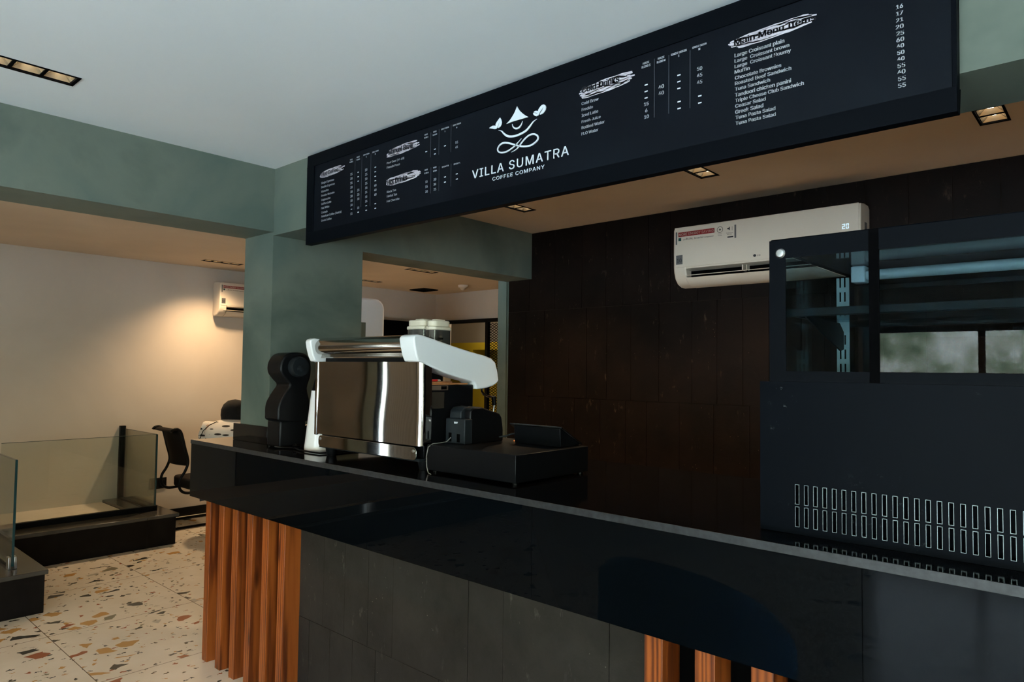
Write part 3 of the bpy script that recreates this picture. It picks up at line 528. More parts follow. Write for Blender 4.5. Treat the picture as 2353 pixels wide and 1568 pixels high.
# =================================================================== REAR OPENING: steel frame, mesh leaf, yellow cabinet
t = thing('steel_door_frame', (-5.9, YR, 0), 'black steel frame around the opening to the yellow cabinet', 'door frame')
MB().box(-6.89, -4.8, 6.27, 6.33, 2.098, 2.144).box(-6.10, -6.055, 6.275, 6.325, 0, 2.098).box(-4.85, -4.8, 6.275, 6.325, 0, 2.098).build('frame', BSTEEL, t)
m = MB(); x0, x1, z0, z1, cw, ch = -6.055, -5.40, .02, 2.095, .062, .0165
for i in range(int((x1-x0)/cw)+1):
    for j in range(int((z1-z0)/ch)):
        xa = x0+i*cw+(0 if j % 2 else cw/2); za = z0+j*ch
        for sgn in (-1, 1):
            a = Vector((xa, 6.3, za)); b2 = Vector((xa+sgn*cw/2, 6.3, za+ch)); n = Vector((0, 0, .0042))
            if min(a.x, b2.x) < x0-.001 or max(a.x, b2.x) > x1+.04: continue
            m.add([a-n+Vector((0, -.002, 0)), b2-n+Vector((0, -.002, 0)), b2+n+Vector((0, -.002, 0)), a+n+Vector((0, -.002, 0)), a-n+Vector((0, .002, 0)), b2-n+Vector((0, .002, 0)), b2+n+Vector((0, .002, 0)), a+n+Vector((0, .002, 0))], [(0, 1, 2, 3), (7, 6, 5, 4), (0, 4, 5, 1), (3, 2, 6, 7)])
m.build('expanded_metal_leaf', BSTEEL, t)
t = thing('yellow_cabinet', (-6.8, 7.3, 0), 'tall open yellow cabinet seen through the rear opening', 'cabinet')
MB().box(-8.1, -5.2, 7.10, 7.14, 1.78, 1.885).box(-8.1, -5.2, 7.14, 7.58, 1.84, 1.885).box(-7.22, -7.15, 7.10, 7.58, 0, 1.78).box(-5.24, -5.2, 7.14, 7.58, 0, 1.84).build('carcass', YELLOW, t)
MB().box(-8.1, -5.24, 7.55, 7.58, 0, 1.84).build('back_board', YELLOW, t)
MB().box(-7.15, -6.35, 7.10, 7.13, 0, 1.45).build('door', YELLOW, t)
t = thing('added_alcove_lamp', (-6.6, 6.9, 2.30), 'small round ceiling lamp added to light the yellow cabinet', 'ceiling light')  # lamp and point light added to brighten the alcove
MB().lathe([(0, 2.27), (.07, 2.275), (.085, 2.30)], (-6.6, 6.75, 0), 24).build('diffuser', LAMP2, t, smooth=50)
l = bpy.data.lights.new('alcove_fill', 'POINT'); l.energy = 6; l.color = (1, .84, .6); l.shadow_soft_size = .08
o = bpy.data.objects.new('alcove_fill', l); o.location = (-6.6, 6.75, 2.2); COL.objects.link(o)
t = thing('dark_window', (XW, 5.7, 1.6), 'black glazed panel high on the left room wall behind the containers', 'window panel')
MB().box(XW, XW+.03, 5.33, 5.36, 1.2, 2.14).box(XW, XW+.03, 6.2, 6.23, 1.2, 2.14).box(XW, XW+.03, 5.36, 6.2, 2.115, 2.14).box(XW, XW+.03, 5.36, 6.2, 1.2, 1.23).build('frame', STEEL, t)
MB().box(XW, XW+.012, 5.36, 6.2, 1.23, 2.115).build('pane', BMATT, t)
# white appliance behind the pillar
t = thing('water_dispenser', (-5.55, 4.05, 0), 'tall white rounded appliance half hidden behind the green pillar', 'appliance')
pr = []
def rrect(x0, x1, z0, z1, r, n=5, corners=(1, 1, 1, 1)):
    pts = []
    for (cx, cz, a0, on) in ((x1-r, z0+r, -90, corners[1]), (x1-r, z1-r, 0, corners[2]), (x0+r, z1-r, 90, corners[3]), (x0+r, z0+r, 180, corners[0])):
        if on:
            for k in range(n+1): a = math.radians(a0+90*k/n); pts.append((cx+r*math.cos(a), cz+r*math.sin(a)))
        else:
            a = math.radians(a0+45); pts.append((cx+(r if math.cos(a) > 0 else -r), cz+(r if math.sin(a) > 0 else -r)))
    return pts
MB().prism(rrect(3.70, 4.15, .02, 2.165, .10), -5.72, -5.40, 'x').build('body', WPLAST, t, bevel=.02)
MB().box(-5.405, -5.398, 3.80, 3.93, 1.70, 1.93).build('front_panel', mottled('grey_green_plastic', (.10, .12, .09), (.13, .15, .11), 3, .4, 0), t, bevel=.01)
# =================================================================== TEXT
_tc = {}
import os
try: SANS = bpy.data.fonts.load(os.path.join(bpy.utils.resource_path('LOCAL'), 'datafiles', 'fonts', 'Inter.woff2'))   # Blender's own interface font
except Exception: SANS = None
def text_geo(s, extrude=0.0, bold=0.0):
    key = (s, bold); track = 1.13 if s in ('VILLA SUMATRA', 'COFFEE COMPANY') else 1.0
    if key in _tc: return _tc[key]
    cu = bpy.data.curves.new('t', 'FONT'); cu.body = s; cu.size = 1.0; cu.space_character = track
    if SANS: cu.font = SANS
    cu.offset = bold; cu.resolution_u = 3
    o = bpy.data.objects.new('t', cu); COL.objects.link(o)
    dg = bpy.context.evaluated_depsgraph_get(); me = bpy.data.meshes.new_from_object(o.evaluated_get(dg))
    vs = [tuple(v.co) for v in me.vertices]; fs = [list(p.vertices) for p in me.polygons]
    bpy.data.objects.remove(o); bpy.data.curves.remove(cu); bpy.data.meshes.remove(me)
    xs = [v[0] for v in vs] or [0]; r = (vs, fs, min(xs), max(xs)); _tc[key] = r; return r
CAP = 0.729 if not SANS else max(v[1] for v in text_geo('H')[0])
def put_text(m, s, x, z, width, cap, plane, axis='y', centre=False, bold=0.012, cond=0.86, thick=0.0, mirror=1):
    """letters on a vertical plane. axis 'y': plane y=const read from -Y; axis 'x': plane x=const read from +X"""
    if bold > 0:      # heavier strokes: the same letters again, shifted by a hair
        put_text(m, s, x-cap*bold*2, z, width, cap, plane, axis, centre, 0, cond); put_text(m, s, x+cap*bold*2, z, width, cap, plane, axis, centre, 0, cond); bold = 0
    vs, fs, a, b2 = text_geo(s, 0, bold); sz = cap/CAP
    sx = sz*cond if centre else width/max(b2-a, 1e-6)
    off = -(a+b2)/2*sx if centre else -a*sx
    zoff = -cap/2 if centre else 0
    if s == '-': zoff = -0.27*sz*1.0
    front = []
    for v in vs:
        X, Z = x+off+v[0]*sx, z+zoff+v[1]*sz
        front.append((X, plane, Z) if axis == 'y' else (plane, X, Z))
    m.add(front, fs)
    if thick:
        from collections import Counter
        bk = [(p[0], p[1]+thick, p[2]) if axis == 'y' else (p[0]-thick, p[1], p[2]) for p in front]
        cnt = Counter(); 
        for f in fs:
            for i in range(len(f)): cnt[tuple(sorted((f[i], f[(i+1) % len(f)])))] += 1
        n = len(front); ed = [e for e, c in cnt.items() if c == 1]
        m.add(front+bk, [(e[0], e[1], n+e[1], n+e[0]) for e in ed])
    return m
# =================================================================== MENU BOARD
set_scale(*G2)
X0, X1, Z0, Z1, YF = -3.6687, -0.3449, 2.2308, 2.7685, 2.2205
sign = thing('menu_board', ((X0+X1)/2, YG, Z0), 'long dark menu board with white lettering hung on the green beam over the counter', 'menu board')
fr = MB().box(X0, X1, YF, YG, Z0, 2.303).box(X0, X1, YF, YG, 2.697, Z1).box(X0, -3.594, YF, YG, 2.303, 2.697).box(X1-.012, X1, YF, YG, 2.303, 2.697)
fr.build('frame', FRAMEB, sign, bevel=.002)
MB().box(-3.594, X1-.012, 2.2262, 2.255, 2.303, 2.697).build('printed_panel', PANELB, sign)
TP = 2.2256
heads = {'h0': 'b0', 'h1': 'b1', 'h2': 'b2', 'h3': 'b3', 'h4': 'b4'}
R = random.Random(5)
for h, bq in heads.items():
    xa, za, xb_, zb, hh = BRUSH[bq]; za = zb = (za+zb)/2+.001
    m = MB(); ns = 11; L_ = xb_-xa
    for i in range(ns):
        f0 = i/ns*2-1; f1 = (i+1)/ns*2-1
        e = abs((f0+f1)/2)
        a = xa + L_*(R.uniform(0, .11)+.03*e); b2 = xb_ - L_*(R.uniform(0, .17)+.04*e)
        seg = 14; top = []; bot = []
        for k in range(seg+1):
            u = k/seg; x = a+(b2-a)*u; tp = min(1, 9*u, 9*(1-u)); wob = .05*math.sin(9*u+i)+R.uniform(-.07, .07)
            zc = za+(zb-za)*u + (u-.5)*.008
            top.append((x, TP+.0003, zc+hh*(f1+.06+wob)*(.75+.25*tp))); bot.append((x, TP+.0003, zc+hh*(f0-.03+wob)*(.75+.25*tp)))
        vs = bot+top; m.add(vs, [(k, k+1, seg+1+k+1, seg+1+k) for k in range(seg)])
    m.build('brush_stroke', PRINTG, sign)
    mm = MB()
    for (s, x, z, wd, cp) in SIGN_TEXT[h]: put_text(mm, s, x, z, wd, cp*.92, TP-.0003, bold=.035)
    mm.build('menu_heading', PRINTK, sign)
for k in range(5):
    for pre, nm, bold in (('i', 'item_list', .03), ('p', 'price_list', .03), ('c', 'column_titles', .03)):
        key = pre+str(k)
        if key not in SIGN_TEXT: continue
        mm = MB()
        for (s, x, z, wd, cp) in SIGN_TEXT[key]:
            if wd > 0: put_text(mm, s, x, z, wd, cp, TP, bold=bold)
            elif s == '-': mm.box(x-.0065, x+.0065, TP-.0002, TP+.0002, z-.0022, z+.0022)
            else: put_text(mm, s, x, z, 0, cp, TP, centre=True, bold=bold, cond=.95 if pre == 'p' else .74)
        mm.build(nm, PRINTW, sign)
mm = MB()
for x, za, zb in DIVIDERS: mm.box(x-.001, x+.001, TP-.0002, TP+.0002, za, zb)
mm.build('column_dividers', PRINTD, sign)
mm = MB()
for pts in LOGO_FILL.values():
    n = len(pts); vs = [(p[0], TP-.0035, p[1]) for p in pts]; mm.add(vs, [list(range(n))]); mm.add(vs+[(p[0], TP, p[1]) for p in pts], [(i, (i+1) % n, n+(i+1) % n, n+i) for i in range(n)])
def ribbon(m, pts, y0, y1):
    # smooth the centreline, offset by half width
    P = []
    for i in range(len(pts)-1):
        p0 = pts[max(i-1, 0)]; p1 = pts[i]; p2 = pts[i+1]; p3 = pts[min(i+2, len(pts)-1)]
        for s in range(5):
            t = s/5
            P.append(tuple(.5*((2*p1[c]) + (-p0[c]+p2[c])*t + (2*p0[c]-5*p1[c]+4*p2[c]-p3[c])*t*t + (-p0[c]+3*p1[c]-3*p2[c]+p3[c])*t**3) for c in range(3)))
    P.append(pts[-1]); n = len(P); A = []; B = []
    for i, p in enumerate(P):
        q0, q1 = P[max(i-1, 0)], P[min(i+1, n-1)]; dx, dz = q1[0]-q0[0], q1[1]-q0[1]; l = math.hypot(dx, dz) or 1; w2 = max(p[2], .0008)/2
        A.append((p[0]-dz/l*w2, p[1]+dx/l*w2)); B.append((p[0]+dz/l*w2, p[1]-dx/l*w2))
    vs = [(a[0], y0, a[1]) for a in A]+[(b_[0], y0, b_[1]) for b_ in B]+[(a[0], y1, a[1]) for a in A]+[(b_[0], y1, b_[1]) for b_ in B]
    m.add(vs, [(i, i+1, n+i+1, n+i) for i in range(n-1)] + [(i, i+1, 2*n+i+1, 2*n+i) for i in range(n-1)] + [(n+i, n+i+1, 3*n+i+1, 3*n+i) for i in range(n-1)])
for pts in LOGO_LINES.values(): ribbon(mm, pts, TP-.0035, TP)
tag(mm.build('emblem', PRINTL, sign), 'raised figure emblem with pointed hat, leaf and coffee bean')
for key, nm, th in (('n0', 'shop_name', .0025), ('n1', 'shop_subtitle', .0015)):
    mm = MB()
    for (s, x, z, wd, cp) in SIGN_TEXT[key]: put_text(mm, s, x, z, wd, cp, TP-th, bold=.0, thick=th)
    mm.build(nm, PRINTL, sign)
# =================================================================== COUNTER
set_scale(*G1)
YC, ZCT = 1.7364, 1.0747
def g1(z): return z*U1+G1[1]
PX0, PX1, PY0, PY1 = XBL*U2/U1, XB*U2/U1, YG*U2/U1, 2.9618*U2/U1     # the pillar's foot before the counter's scaling about the camera
t = thing('worktop', (-.5, 2.2, 1.0526), 'long polished black granite worktop running along the counter', 'worktop')
XE = 2.98/U1
MB().box(-4.04, XE, YC+.003, PY0, 1.0527, ZCT).box(-4.04, PX0, PY0, 2.25, 1.0527, ZCT).box(PX1, XE, PY0, 2.72, 1.0527, ZCT).build('slab', GRANITE, t)
MB().box(-4.04, XE, YC, YC+.003, 1.0527, ZCT).build('front_edge', EDGE, t)
ct = thing('service_counter', (-.5, 2.2, (0-G1[1])/U1), 'long service counter with black glass fascia, orange wood slats and slate cladding', 'counter')
sx_ = [-4.035, -2.352, -1.464, -.47, .42, 1.31, 2.2, XE]
for a, b2 in zip(sx_[:-1], sx_[1:]): MB().box(a+.0008, b2-.0008, YC+.0015, YC+.008, .753, 1.0524).build('fascia_panel', BGLASS, ct)
MB().box(-4.03, XE, YC+.0085, PY0-.002, .757, 1.0524).box(-4.03, PX0-.002, PY0-.002, 2.24, .757, 1.0524).box(PX1+.03, XE, PY0-.002, 2.71, .757, 1.0524).build('upper_carcass', BPLAST, ct)
set_scale(1.0, 0.0)
ZG = g1(.757)
MB().box(-3.545, 2.98, 1.7155, 1.750, 0.0, ZG-.001).box(-3.18, 2.98, 1.750, 2.40, 0.0, ZG-.001).build('lower_carcass', BMATT, ct)
def slat(x): return MB().box(x, x+.054, 1.621, 1.7145, 0, ZG-.001).build('slat', WOOD, ct, bevel=.002)
for k in range(6): slat(-3.564+.1447*k)
for k in range(7): slat(-.973+.1445*k)
slabs(-2.785, -.978, [(0.0, .030), (.030, .391), (.391, ZG-.001)], 1.700, [[], [-2.7, -2.541, -2.38, -2.228, -2.06, -1.86, -1.64, -1.42, -1.2], [-2.597, -2.441, -2.281, -2.125, -1.714, -1.551, -1.135]], SLATE, 'slate_cladding', .0145, ct)
slabs(.09, 2.98, [(0.0, .030), (.030, .391), (.391, ZG-.001)], 1.700, [[], [], []], SLATE, 'slate_cladding', .0145, ct)
set_scale(*G1)
t = thing('pillar_skirting', (-3.70, 1.92, ZCT), 'low black granite cladding around the foot of the green pillar on the worktop', 'skirting')
MB().box(-3.892, -3.503, 1.915, PY0-.001, ZCT+.0005, ZCT+.096).box(-3.892, PX0-.001, PY0-.001, 2.2, ZCT+.0005, ZCT+.096).box(PX1+.001, -3.503, PY0-.001, 2.5, ZCT+.0005, ZCT+.096).build('cladding', GRANITE, t, bevel=.0015)
# =================================================================== AIR CONDITIONERS
def air_conditioner():
    t = thing('air_conditioner', (0, 0, 0), 'x', 'air conditioner', 'wall mounted air conditioners')
    W2 = .652
    back = [(0, .045), (0, .43), (-.03, .452), (-.11, .452), (-.19, .440)]
    front = [(-.203, .425), (-.205, .30), (-.204, .146)]
    low = [(-.197, .10), (-.178, .055), (-.14, .02), (-.09, .003), (-.03, .0)]
    full = back+front+low
    notch = back+[(-.203, .425), (-.205, .30), (-.204, .128), (-.10, .118), (-.10, .072), (-.190, .062), (-.178, .045), (-.14, .015), (-.09, .0), (-.03, .0)]
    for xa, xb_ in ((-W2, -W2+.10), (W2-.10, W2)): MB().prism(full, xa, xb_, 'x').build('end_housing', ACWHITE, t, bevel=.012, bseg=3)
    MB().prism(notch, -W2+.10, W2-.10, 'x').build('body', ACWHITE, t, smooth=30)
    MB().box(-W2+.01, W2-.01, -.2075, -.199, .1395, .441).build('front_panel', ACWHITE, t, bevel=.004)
    MB().box(-W2+.105, W2-.105, -.125, -.101, .0735, .1165).build('air_outlet', BMATT, t)
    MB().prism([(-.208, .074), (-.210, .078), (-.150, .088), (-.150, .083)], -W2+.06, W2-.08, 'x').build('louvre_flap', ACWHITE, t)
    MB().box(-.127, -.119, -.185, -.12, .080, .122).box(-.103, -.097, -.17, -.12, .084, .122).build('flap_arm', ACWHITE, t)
    P = -.2079
    st = MB().box(-.632, -.620, P, P+.0003, .314, .408).box(-.172, -.159, P, P+.0003, .312, .406)
    st.build('grey_sticker_bars', SGREY, t)
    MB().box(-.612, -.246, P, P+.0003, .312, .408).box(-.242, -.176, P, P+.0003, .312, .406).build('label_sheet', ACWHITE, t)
    MB().box(-.610, -.322, P-.0004, P, .369, .403).build('red_banner', RED, t)
    m = MB(); put_text(m, 'MORE ENERGY SAVING', -.604, .3765, .276, .019, P-.0007, bold=.004); m.build('banner_text', SMALLW, t)
    MB().box(-.609, -.586, P-.0004, P, .339, .361).build('teal_square', TEAL, t)
    m = MB(); put_text(m, 'with', -.572, .341, .022, .008, P-.0004); put_text(m, 'DUAL', -.546, .341, .058, .014, P-.0004, bold=.006); put_text(m, 'Inverter', -.482, .341, .075, .013, P-.0004, bold=.01); put_text(m, 'Compressor', -.404, .341, .076, .010, P-.0004)
    text_print = m; m = MB()
    for cx, r in ((-.280, .021),):
        ring = []
        for k in range(25):
            a = 2*math.pi*k/24; ring.append((cx+r*math.cos(a), .385+r*math.sin(a), .003))
        ribbon(m, ring, P-.0005, P-.0001)
        m.box(cx-.008, cx+.008, P-.0005, P-.0001, .3825, .3875).box(cx-.0025, cx+.0025, P-.0005, P-.0001, .377, .393)
    m.build('airflow_pictogram', PRINTK, t); m = MB()
    m.prism([(-.225, .380), (-.217, .380), (-.206, .371), (-.206, .398), (-.217, .389), (-.225, .389)], P-.0005, P-.0001, 'y')
    m.box(-.190, -.188, P-.0005, P-.0001, .368, .398)
    m.build('quiet_pictogram', PRINTK, t); m = text_print
    put_text(m, 'Power', -.296, .352, .030, .006, P-.0004); put_text(m, 'Saving', -.296, .341, .030, .006, P-.0004); put_text(m, 'Silent', -.232, .350, .050, .006, P-.0004); put_text(m, 'Mode', -.226, .340, .036, .006, P-.0004)
    m.box(-.224, -.180, P-.0005, P-.0001, .319, .328)
    m.build('label_print', PRINTK, t)
    MB().box(-.628, -.575, P-.0003, P+.0002, .163, .232).build('badge', SGREY, t)
    m = MB(); put_text(m, '10', -.620, .178, .037, .028, P-.0006, bold=.02); m.build('badge_text', PRINTK, t)
    m = MB(); lr = [(-.026+.0105*math.cos(2*math.pi*k/16), .172+.0095*math.sin(2*math.pi*k/16)) for k in range(16)]; m.prism(lr, P-.0004, P, 'y'); put_text(m, 'LG', -.008, .1665, .022, .011, P-.0004, bold=.012); m.build('maker_mark', PRINTK, t)
    m = MB()
    def seg7(m, x, z, w_, h, on):
        th = h*.13
        S7 = {'a': (x, x+w_, z+h-th, z+h), 'd': (x, x+w_, z, z+th), 'g': (x, x+w_, z+h/2-th/2, z+h/2+th/2), 'f': (x, x+th, z+h/2+th/2, z+h-th), 'b': (x+w_-th, x+w_, z+h/2+th/2, z+h-th), 'e': (x, x+th, z+th, z+h/2-th/2), 'c': (x+w_-th, x+w_, z+th, z+h/2-th/2)}
        for k in on: q = S7[k]; m.box(q[0], q[1], P-.0005, P, q[2], q[3])
    seg7(m, .543, .283, .017, .032, 'abged'); seg7(m, .566, .283, .017, .032, 'abcdef')
    m.build('temperature_display', LED, t)
    MB().box(W2-.001, W2+.0012, -.12, -.07, .24, .33).build('side_grip', SGREY, t)
    return t
set_scale(U2, 0.0)
ac = air_conditioner(); ac2 = copy_tree(ac)
ac.location = (-1.897*U2, (YB-.0035)*U2, g2(2.136)); ac['label'] = 'large air conditioner on the dark stone wall above the display case, with red banner sticker'
ac2.location = (XW+.0005, 3.22+.652*U2, 2.015); ac2.rotation_euler = (0, 0, math.radians(90)); ac2['label'] = 'air conditioner on the left room wall half hidden by the green pillar'
for ch in COL.objects:
    if ch.parent == ac2 and ch.name.startswith('temperature_display'): bpy.data.objects.remove(ch)
def smooth_poly(P, n=4):
    out = []; L_ = len(P)
    for i in range(L_):
        p0, p1, p2, p3 = P[i-1], P[i], P[(i+1) % L_], P[(i+2) % L_]
        for s in range(n):
            u = s/n; out.append(tuple(.5*((2*p1[c]) + (-p0[c]+p2[c])*u + (2*p0[c]-5*p1[c]+4*p2[c]-p3[c])*u*u + (-p0[c]+3*p1[c]-3*p2[c]+p3[c])*u**3) for c in range(2)))
    return out
set_scale(*G1)
# =================================================================== ESPRESSO MACHINE
em = thing('espresso_machine', (-2.57, 2.1, ZCT), 'polished steel espresso machine with white side arms on the worktop', 'espresso machine')
XL, XR, YM = -2.965, -2.181, 1.872
# wavy mirror-polished back panel
m = MB(); n = 60; zs = [1.178, 1.34, 1.5265]
prof = []
for i in range(n+1):
    x = XL+.004+(XR-.03-XL-.004)*i/n
    prof.append((x, YM + .0022*math.sin((x-XL)*9.0)))
for k in range(1, 7): a = math.radians(15*k); prof.append((XR-.03+.026*math.sin(a), YM+.026-.026*math.cos(a)+prof[n][1]-YM))
prof.append((XR-.004, YM+.06))
cols = len(prof); vs = []; rows_ = 8
for j in range(rows_+1):
    z = zs[0]+(zs[2]-zs[0])*j/rows_
    for (x, y) in prof: vs.append((x, y+.0015*math.sin(z*14.0+x*2), z))
m.add(vs, [(j*cols+i, j*cols+i+1, (j+1)*cols+i+1, (j+1)*cols+i) for j in range(rows_) for i in range(cols-1)])
m.build('back_panel', CHROME, em, smooth=60)
MB().box(XL-.004, XL+.016, YM-.004, YM+.010, 1.172, 1.5265).build('panel_edge', CHROME, em, bevel=.003)
MB().prism(rrect(-2.932, -2.205, 1.118, 1.172, .02), YM-.002, YM+.004, 'y').build('lower_panel', CHROME, em, bevel=.001)
m = MB()
for x in (-2.915, -2.225): m.lathe([(0, YM-.006), (.006, YM-.005), (.007, YM-.002)], (x, 0, 1.156), 12, 'y')
m.build('screws', STEEL, em)
MB().box(XL+.012, XR-.012, YM+.030, 2.185, 1.125, 1.43).box(XL+.03, XR-.14, YM+.030, 2.12, 1.43, 1.56).box(XL+.03, XR-.14, YM+.03, 2.12, 1.56, 1.5655).build('body', BPLAST, em, bevel=.004)
MB().box(XL+.02, XR-.02, YM+.012, 2.33, 1.112, 1.124).build('chassis', BPLAST2, em)
for (x, y) in ((-2.885, 1.915), (-2.215, 1.925), (-2.885, 2.28), (-2.215, 2.28)):
    MB().lathe([(0, ZCT+.0005), (.022, ZCT+.0005), (.030, 1.112), (0, 1.112)], (x, y, 0), 20).build('foot', BPLAST, em, smooth=30)
hood = [(2.06, 1.628), (2.0, 1.634), (1.95, 1.641), (1.91, 1.643), (1.885, 1.640), (1.866, 1.632), (1.853, 1.618), (1.848, 1.602), (1.850, 1.585), (1.857, 1.572), (1.868, 1.564), (1.884, 1.560), (1.886, 1.557), (1.880, 1.540), (1.873, 1.5275)]
MB().strip(smooth_poly(hood, 4)[:-8], -2.945, -2.262, 'x').build('chrome_hood', HOODC, em, smooth=50)
MB().box(-2.93, -2.29, 1.96, 2.165, 1.5660, 1.5715).build('cup_tray', STEEL, em)
arm = [(1.852, 1.5275), (1.838, 1.555), (1.828, 1.59), (1.822, 1.622), (1.828, 1.634), (1.845, 1.640), (1.871, 1.6375), (1.95, 1.620), (2.053, 1.597), (2.162, 1.575), (2.247, 1.560), (2.285, 1.550), (2.312, 1.532), (2.328, 1.49), (2.337, 1.447), (2.318, 1.432), (2.296, 1.423), (2.244, 1.412), (2.193, 1.410), (2.186, 1.428), (2.176, 1.440), (2.164, 1.446), (2.088, 1.460), (2.003, 1.481), (1.927, 1.505), (1.866, 1.5275)]
MB().prism(arm, -2.272, XR+.004, 'x').build('side_arm', WPLAST, em, bevel=.009, bseg=3)
MB().prism(arm, -2.992, -2.946, 'x').build('side_arm', WPLAST, em, bevel=.006, bseg=3)
MB().box(XR-.0125, XR-.010, 1.885, 2.03, 1.408, 1.428).build('mirrored_strip', pmat('brown_grey_strip', (.10, .07, .05), .35), em)  # reflection built as plates: an appliance mirrored in the machine's side
MB().box(XR-.0105, XR-.009, 1.99, 2.022, 1.411, 1.425).build('display', BMATT, em)  # dark patch of the same mirrored appliance
MB().box(XR-.0125, XR-.0105, 1.885, 2.01, 1.33, 1.40).build('mirrored_glass_patch', pmat('smoked_glass', (.03, .024, .018), .15), em, bevel=.001)
m = MB().tube([(-2.25, 2.30, 1.43), (-2.25, 2.298, 1.40), (-2.25, 2.31, 1.382), (-2.25, 2.335, 1.374), (-2.25, 2.366, 1.370), (-2.25, 2.38, 1.366)], .006)
m.build('steam_wand', CHROME, em, smooth=60)
MB().tube([(-2.25, 2.378, 1.372), (-2.25, 2.384, 1.33)], .011, 12).build('wand_grip', BPLAST, em, smooth=40)
MB().tube([(-2.25, 2.384, 1.332), (-2.25, 2.372, 1.27), (-2.25, 2.368, 1.20)], .0045).build('wand_tip', STEEL, em, smooth=60)
MB().ball((-2.25, 2.365, 1.494), .024).build('steam_knob', GLOSSB, em, smooth=60)
MB().tube([(-2.25, 2.30, 1.51), (-2.25, 2.35, 1.50)], .008).build('knob_stem', CHROME, em, smooth=60)
for k, x in enumerate((-2.80, -2.60, -2.42)):
    MB().lathe([(0, 1.35), (.034, 1.35), (.034, 1.40), (0, 1.40)], (x, 2.235, 0), 20).box(x-.03, x+.03, 2.186, 2.25, 1.40, 1.428).build('group_head', STEEL, em, smooth=40)
MB().box(-2.93, -2.23, 2.187, 2.33, 1.125, 1.17).build('drip_tray', STEEL, em, bevel=.003)
# wooden boards and red-handled knife tucked under the arm
t = thing('wooden_board', (-2.23, 2.02, 1.4305), 'small wooden board resting under the white arm of the espresso machine', 'board', None)
m = MB().prism(rrect(1.91, 2.165, -2.316, -2.196, .02), 1.4308, 1.437, 'z'); m.v = [(b_, a_, c__) for a_, b_, c__ in m.v]
m.build('lower_board', BOARD, t, bevel=.001)
m = MB().prism([(-2.30, 1.93), (-2.21, 1.93), (-2.20, 2.00), (-2.215, 2.05), (-2.24, 2.10), (-2.29, 2.08)], 1.4372, 1.444, 'z'); m.build('upper_board', BOARD, t, bevel=.001)
t = thing('red_handled_tool', (-2.21, 1.96, 1.4443), 'red handle lying on the wooden board under the white arm', 'tool')
MB().tube([(-2.212, 1.935, 1.4495), (-2.212, 1.985, 1.4495)], .005, 10).build('handle', REDH, t, smooth=50)
MB().tube([(-2.212, 1.985, 1.4495), (-2.212, 2.000, 1.4490), (-2.212, 2.006, 1.4485)], [.005, .0045, .002], 10).build('collar', BEIGE, t, smooth=50)
# =================================================================== CONTAINERS behind the machine's hood
def container(x0, x1, y0, y1, z0, z1, label):
    t = thing('food_container', ((x0+x1)/2, (y0+y1)/2, z0), label, 'container', 'clear lidded containers on the espresso machine')
    m = MB(); P = rrect(x0, x1, y0, y1, .03); n = len(P); Q = rrect(x0+.003, x1-.003, y0+.003, y1-.003, .028)
    m.add([(p[0], p[1], z0) for p in P]+[(p[0], p[1], z1-.045) for p in P]+[(p[0], p[1], z0+.004) for p in Q]+[(p[0], p[1], z1-.045) for p in Q],
          [list(range(n)), list(range(2*n, 3*n))]+[(i, (i+1) % n, n+(i+1) % n, n+i) for i in range(n)]+[(2*n+i, 2*n+(i+1) % n, 3*n+(i+1) % n, 3*n+i) for i in range(n)]+[(n+i, n+(i+1) % n, 3*n+(i+1) % n, 3*n+i) for i in range(n)])
    m.build('tub', CLEARP, t, smooth=40)
    m = MB().prism(rrect(x0-.004, x1+.004, y0-.004, y1+.004, .033), z1-.045, z1-.030, 'z').prism(rrect(x0+.004, x1-.004, y0+.004, y1-.004, .028), z1-.030, z1-.002, 'z')
    m.build('lid', BEIGE, t, bevel=.004)
    MB().prism(rrect(x0+.25*(x1-x0), x1-.25*(x1-x0), y0+.03, y1-.03, .010), z1-.002, z1+.004, 'z').build('lid_latch', BEIGE, t, bevel=.002)
    m = MB().prism(rrect(x0+.001, x1-.001, y0+.001, y1-.001, .029), z1-.068, z1-.046, 'z')
    m.build('seal_band', CLEARP, t)
container(-2.487, -2.366, 2.03, 2.15, 1.5720, 1.722, 'larger clear container with cream lid behind the steel hood')
container(-2.358, -2.292, 2.03, 2.15, 1.5720, 1.717, 'smaller clear container with cream lid beside the white arm')
# =================================================================== GRINDER, JUG, CABLE
set_scale(.87, 1.5*.13); ZG_ = (g1(ZCT)-1.5*.13)/.87  # grinder scaled about the camera by a smaller factor than the counter
t = thing('coffee_grinder', (-3.51, 2.05, ZCT), 'black double-lobed grinder on the worktop in front of the green pillar', 'grinder')
lobes = [(1.965, 1.20), (1.945, 1.24), (1.95, 1.30), (1.985, 1.36), (2.01, 1.40), (1.985, 1.43), (1.955, 1.47), (1.955, 1.52), (1.985, 1.565), (2.04, 1.58), (2.11, 1.57), (2.14, 1.52), (2.14, 1.45), (2.12, 1.38), (2.14, 1.30), (2.14, 1.20)]
MB().prism(smooth_poly(lobes), -3.595, -3.445, 'x').build('body', BPLAST, t, bevel=.012, bseg=3)
MB().box(-3.59, -3.45, 1.96, 2.12, ZG_+.004, 1.205).build('base', BPLAST, t, bevel=.012, bseg=3)
MB().lathe([(0, -3.445), (.055, -3.445), (.058, -3.42), (.05, -3.40), (0, -3.40)], (0, 2.05, 1.50), 28, 'x').build('motor_cap', BPLAST2, t, smooth=40)
MB().lathe([(0, -3.40), (.016, -3.40), (.014, -3.375), (0, -3.372)], (0, 2.04, 1.49), 16, 'x').build('dial', BPLAST2, t, smooth=40)
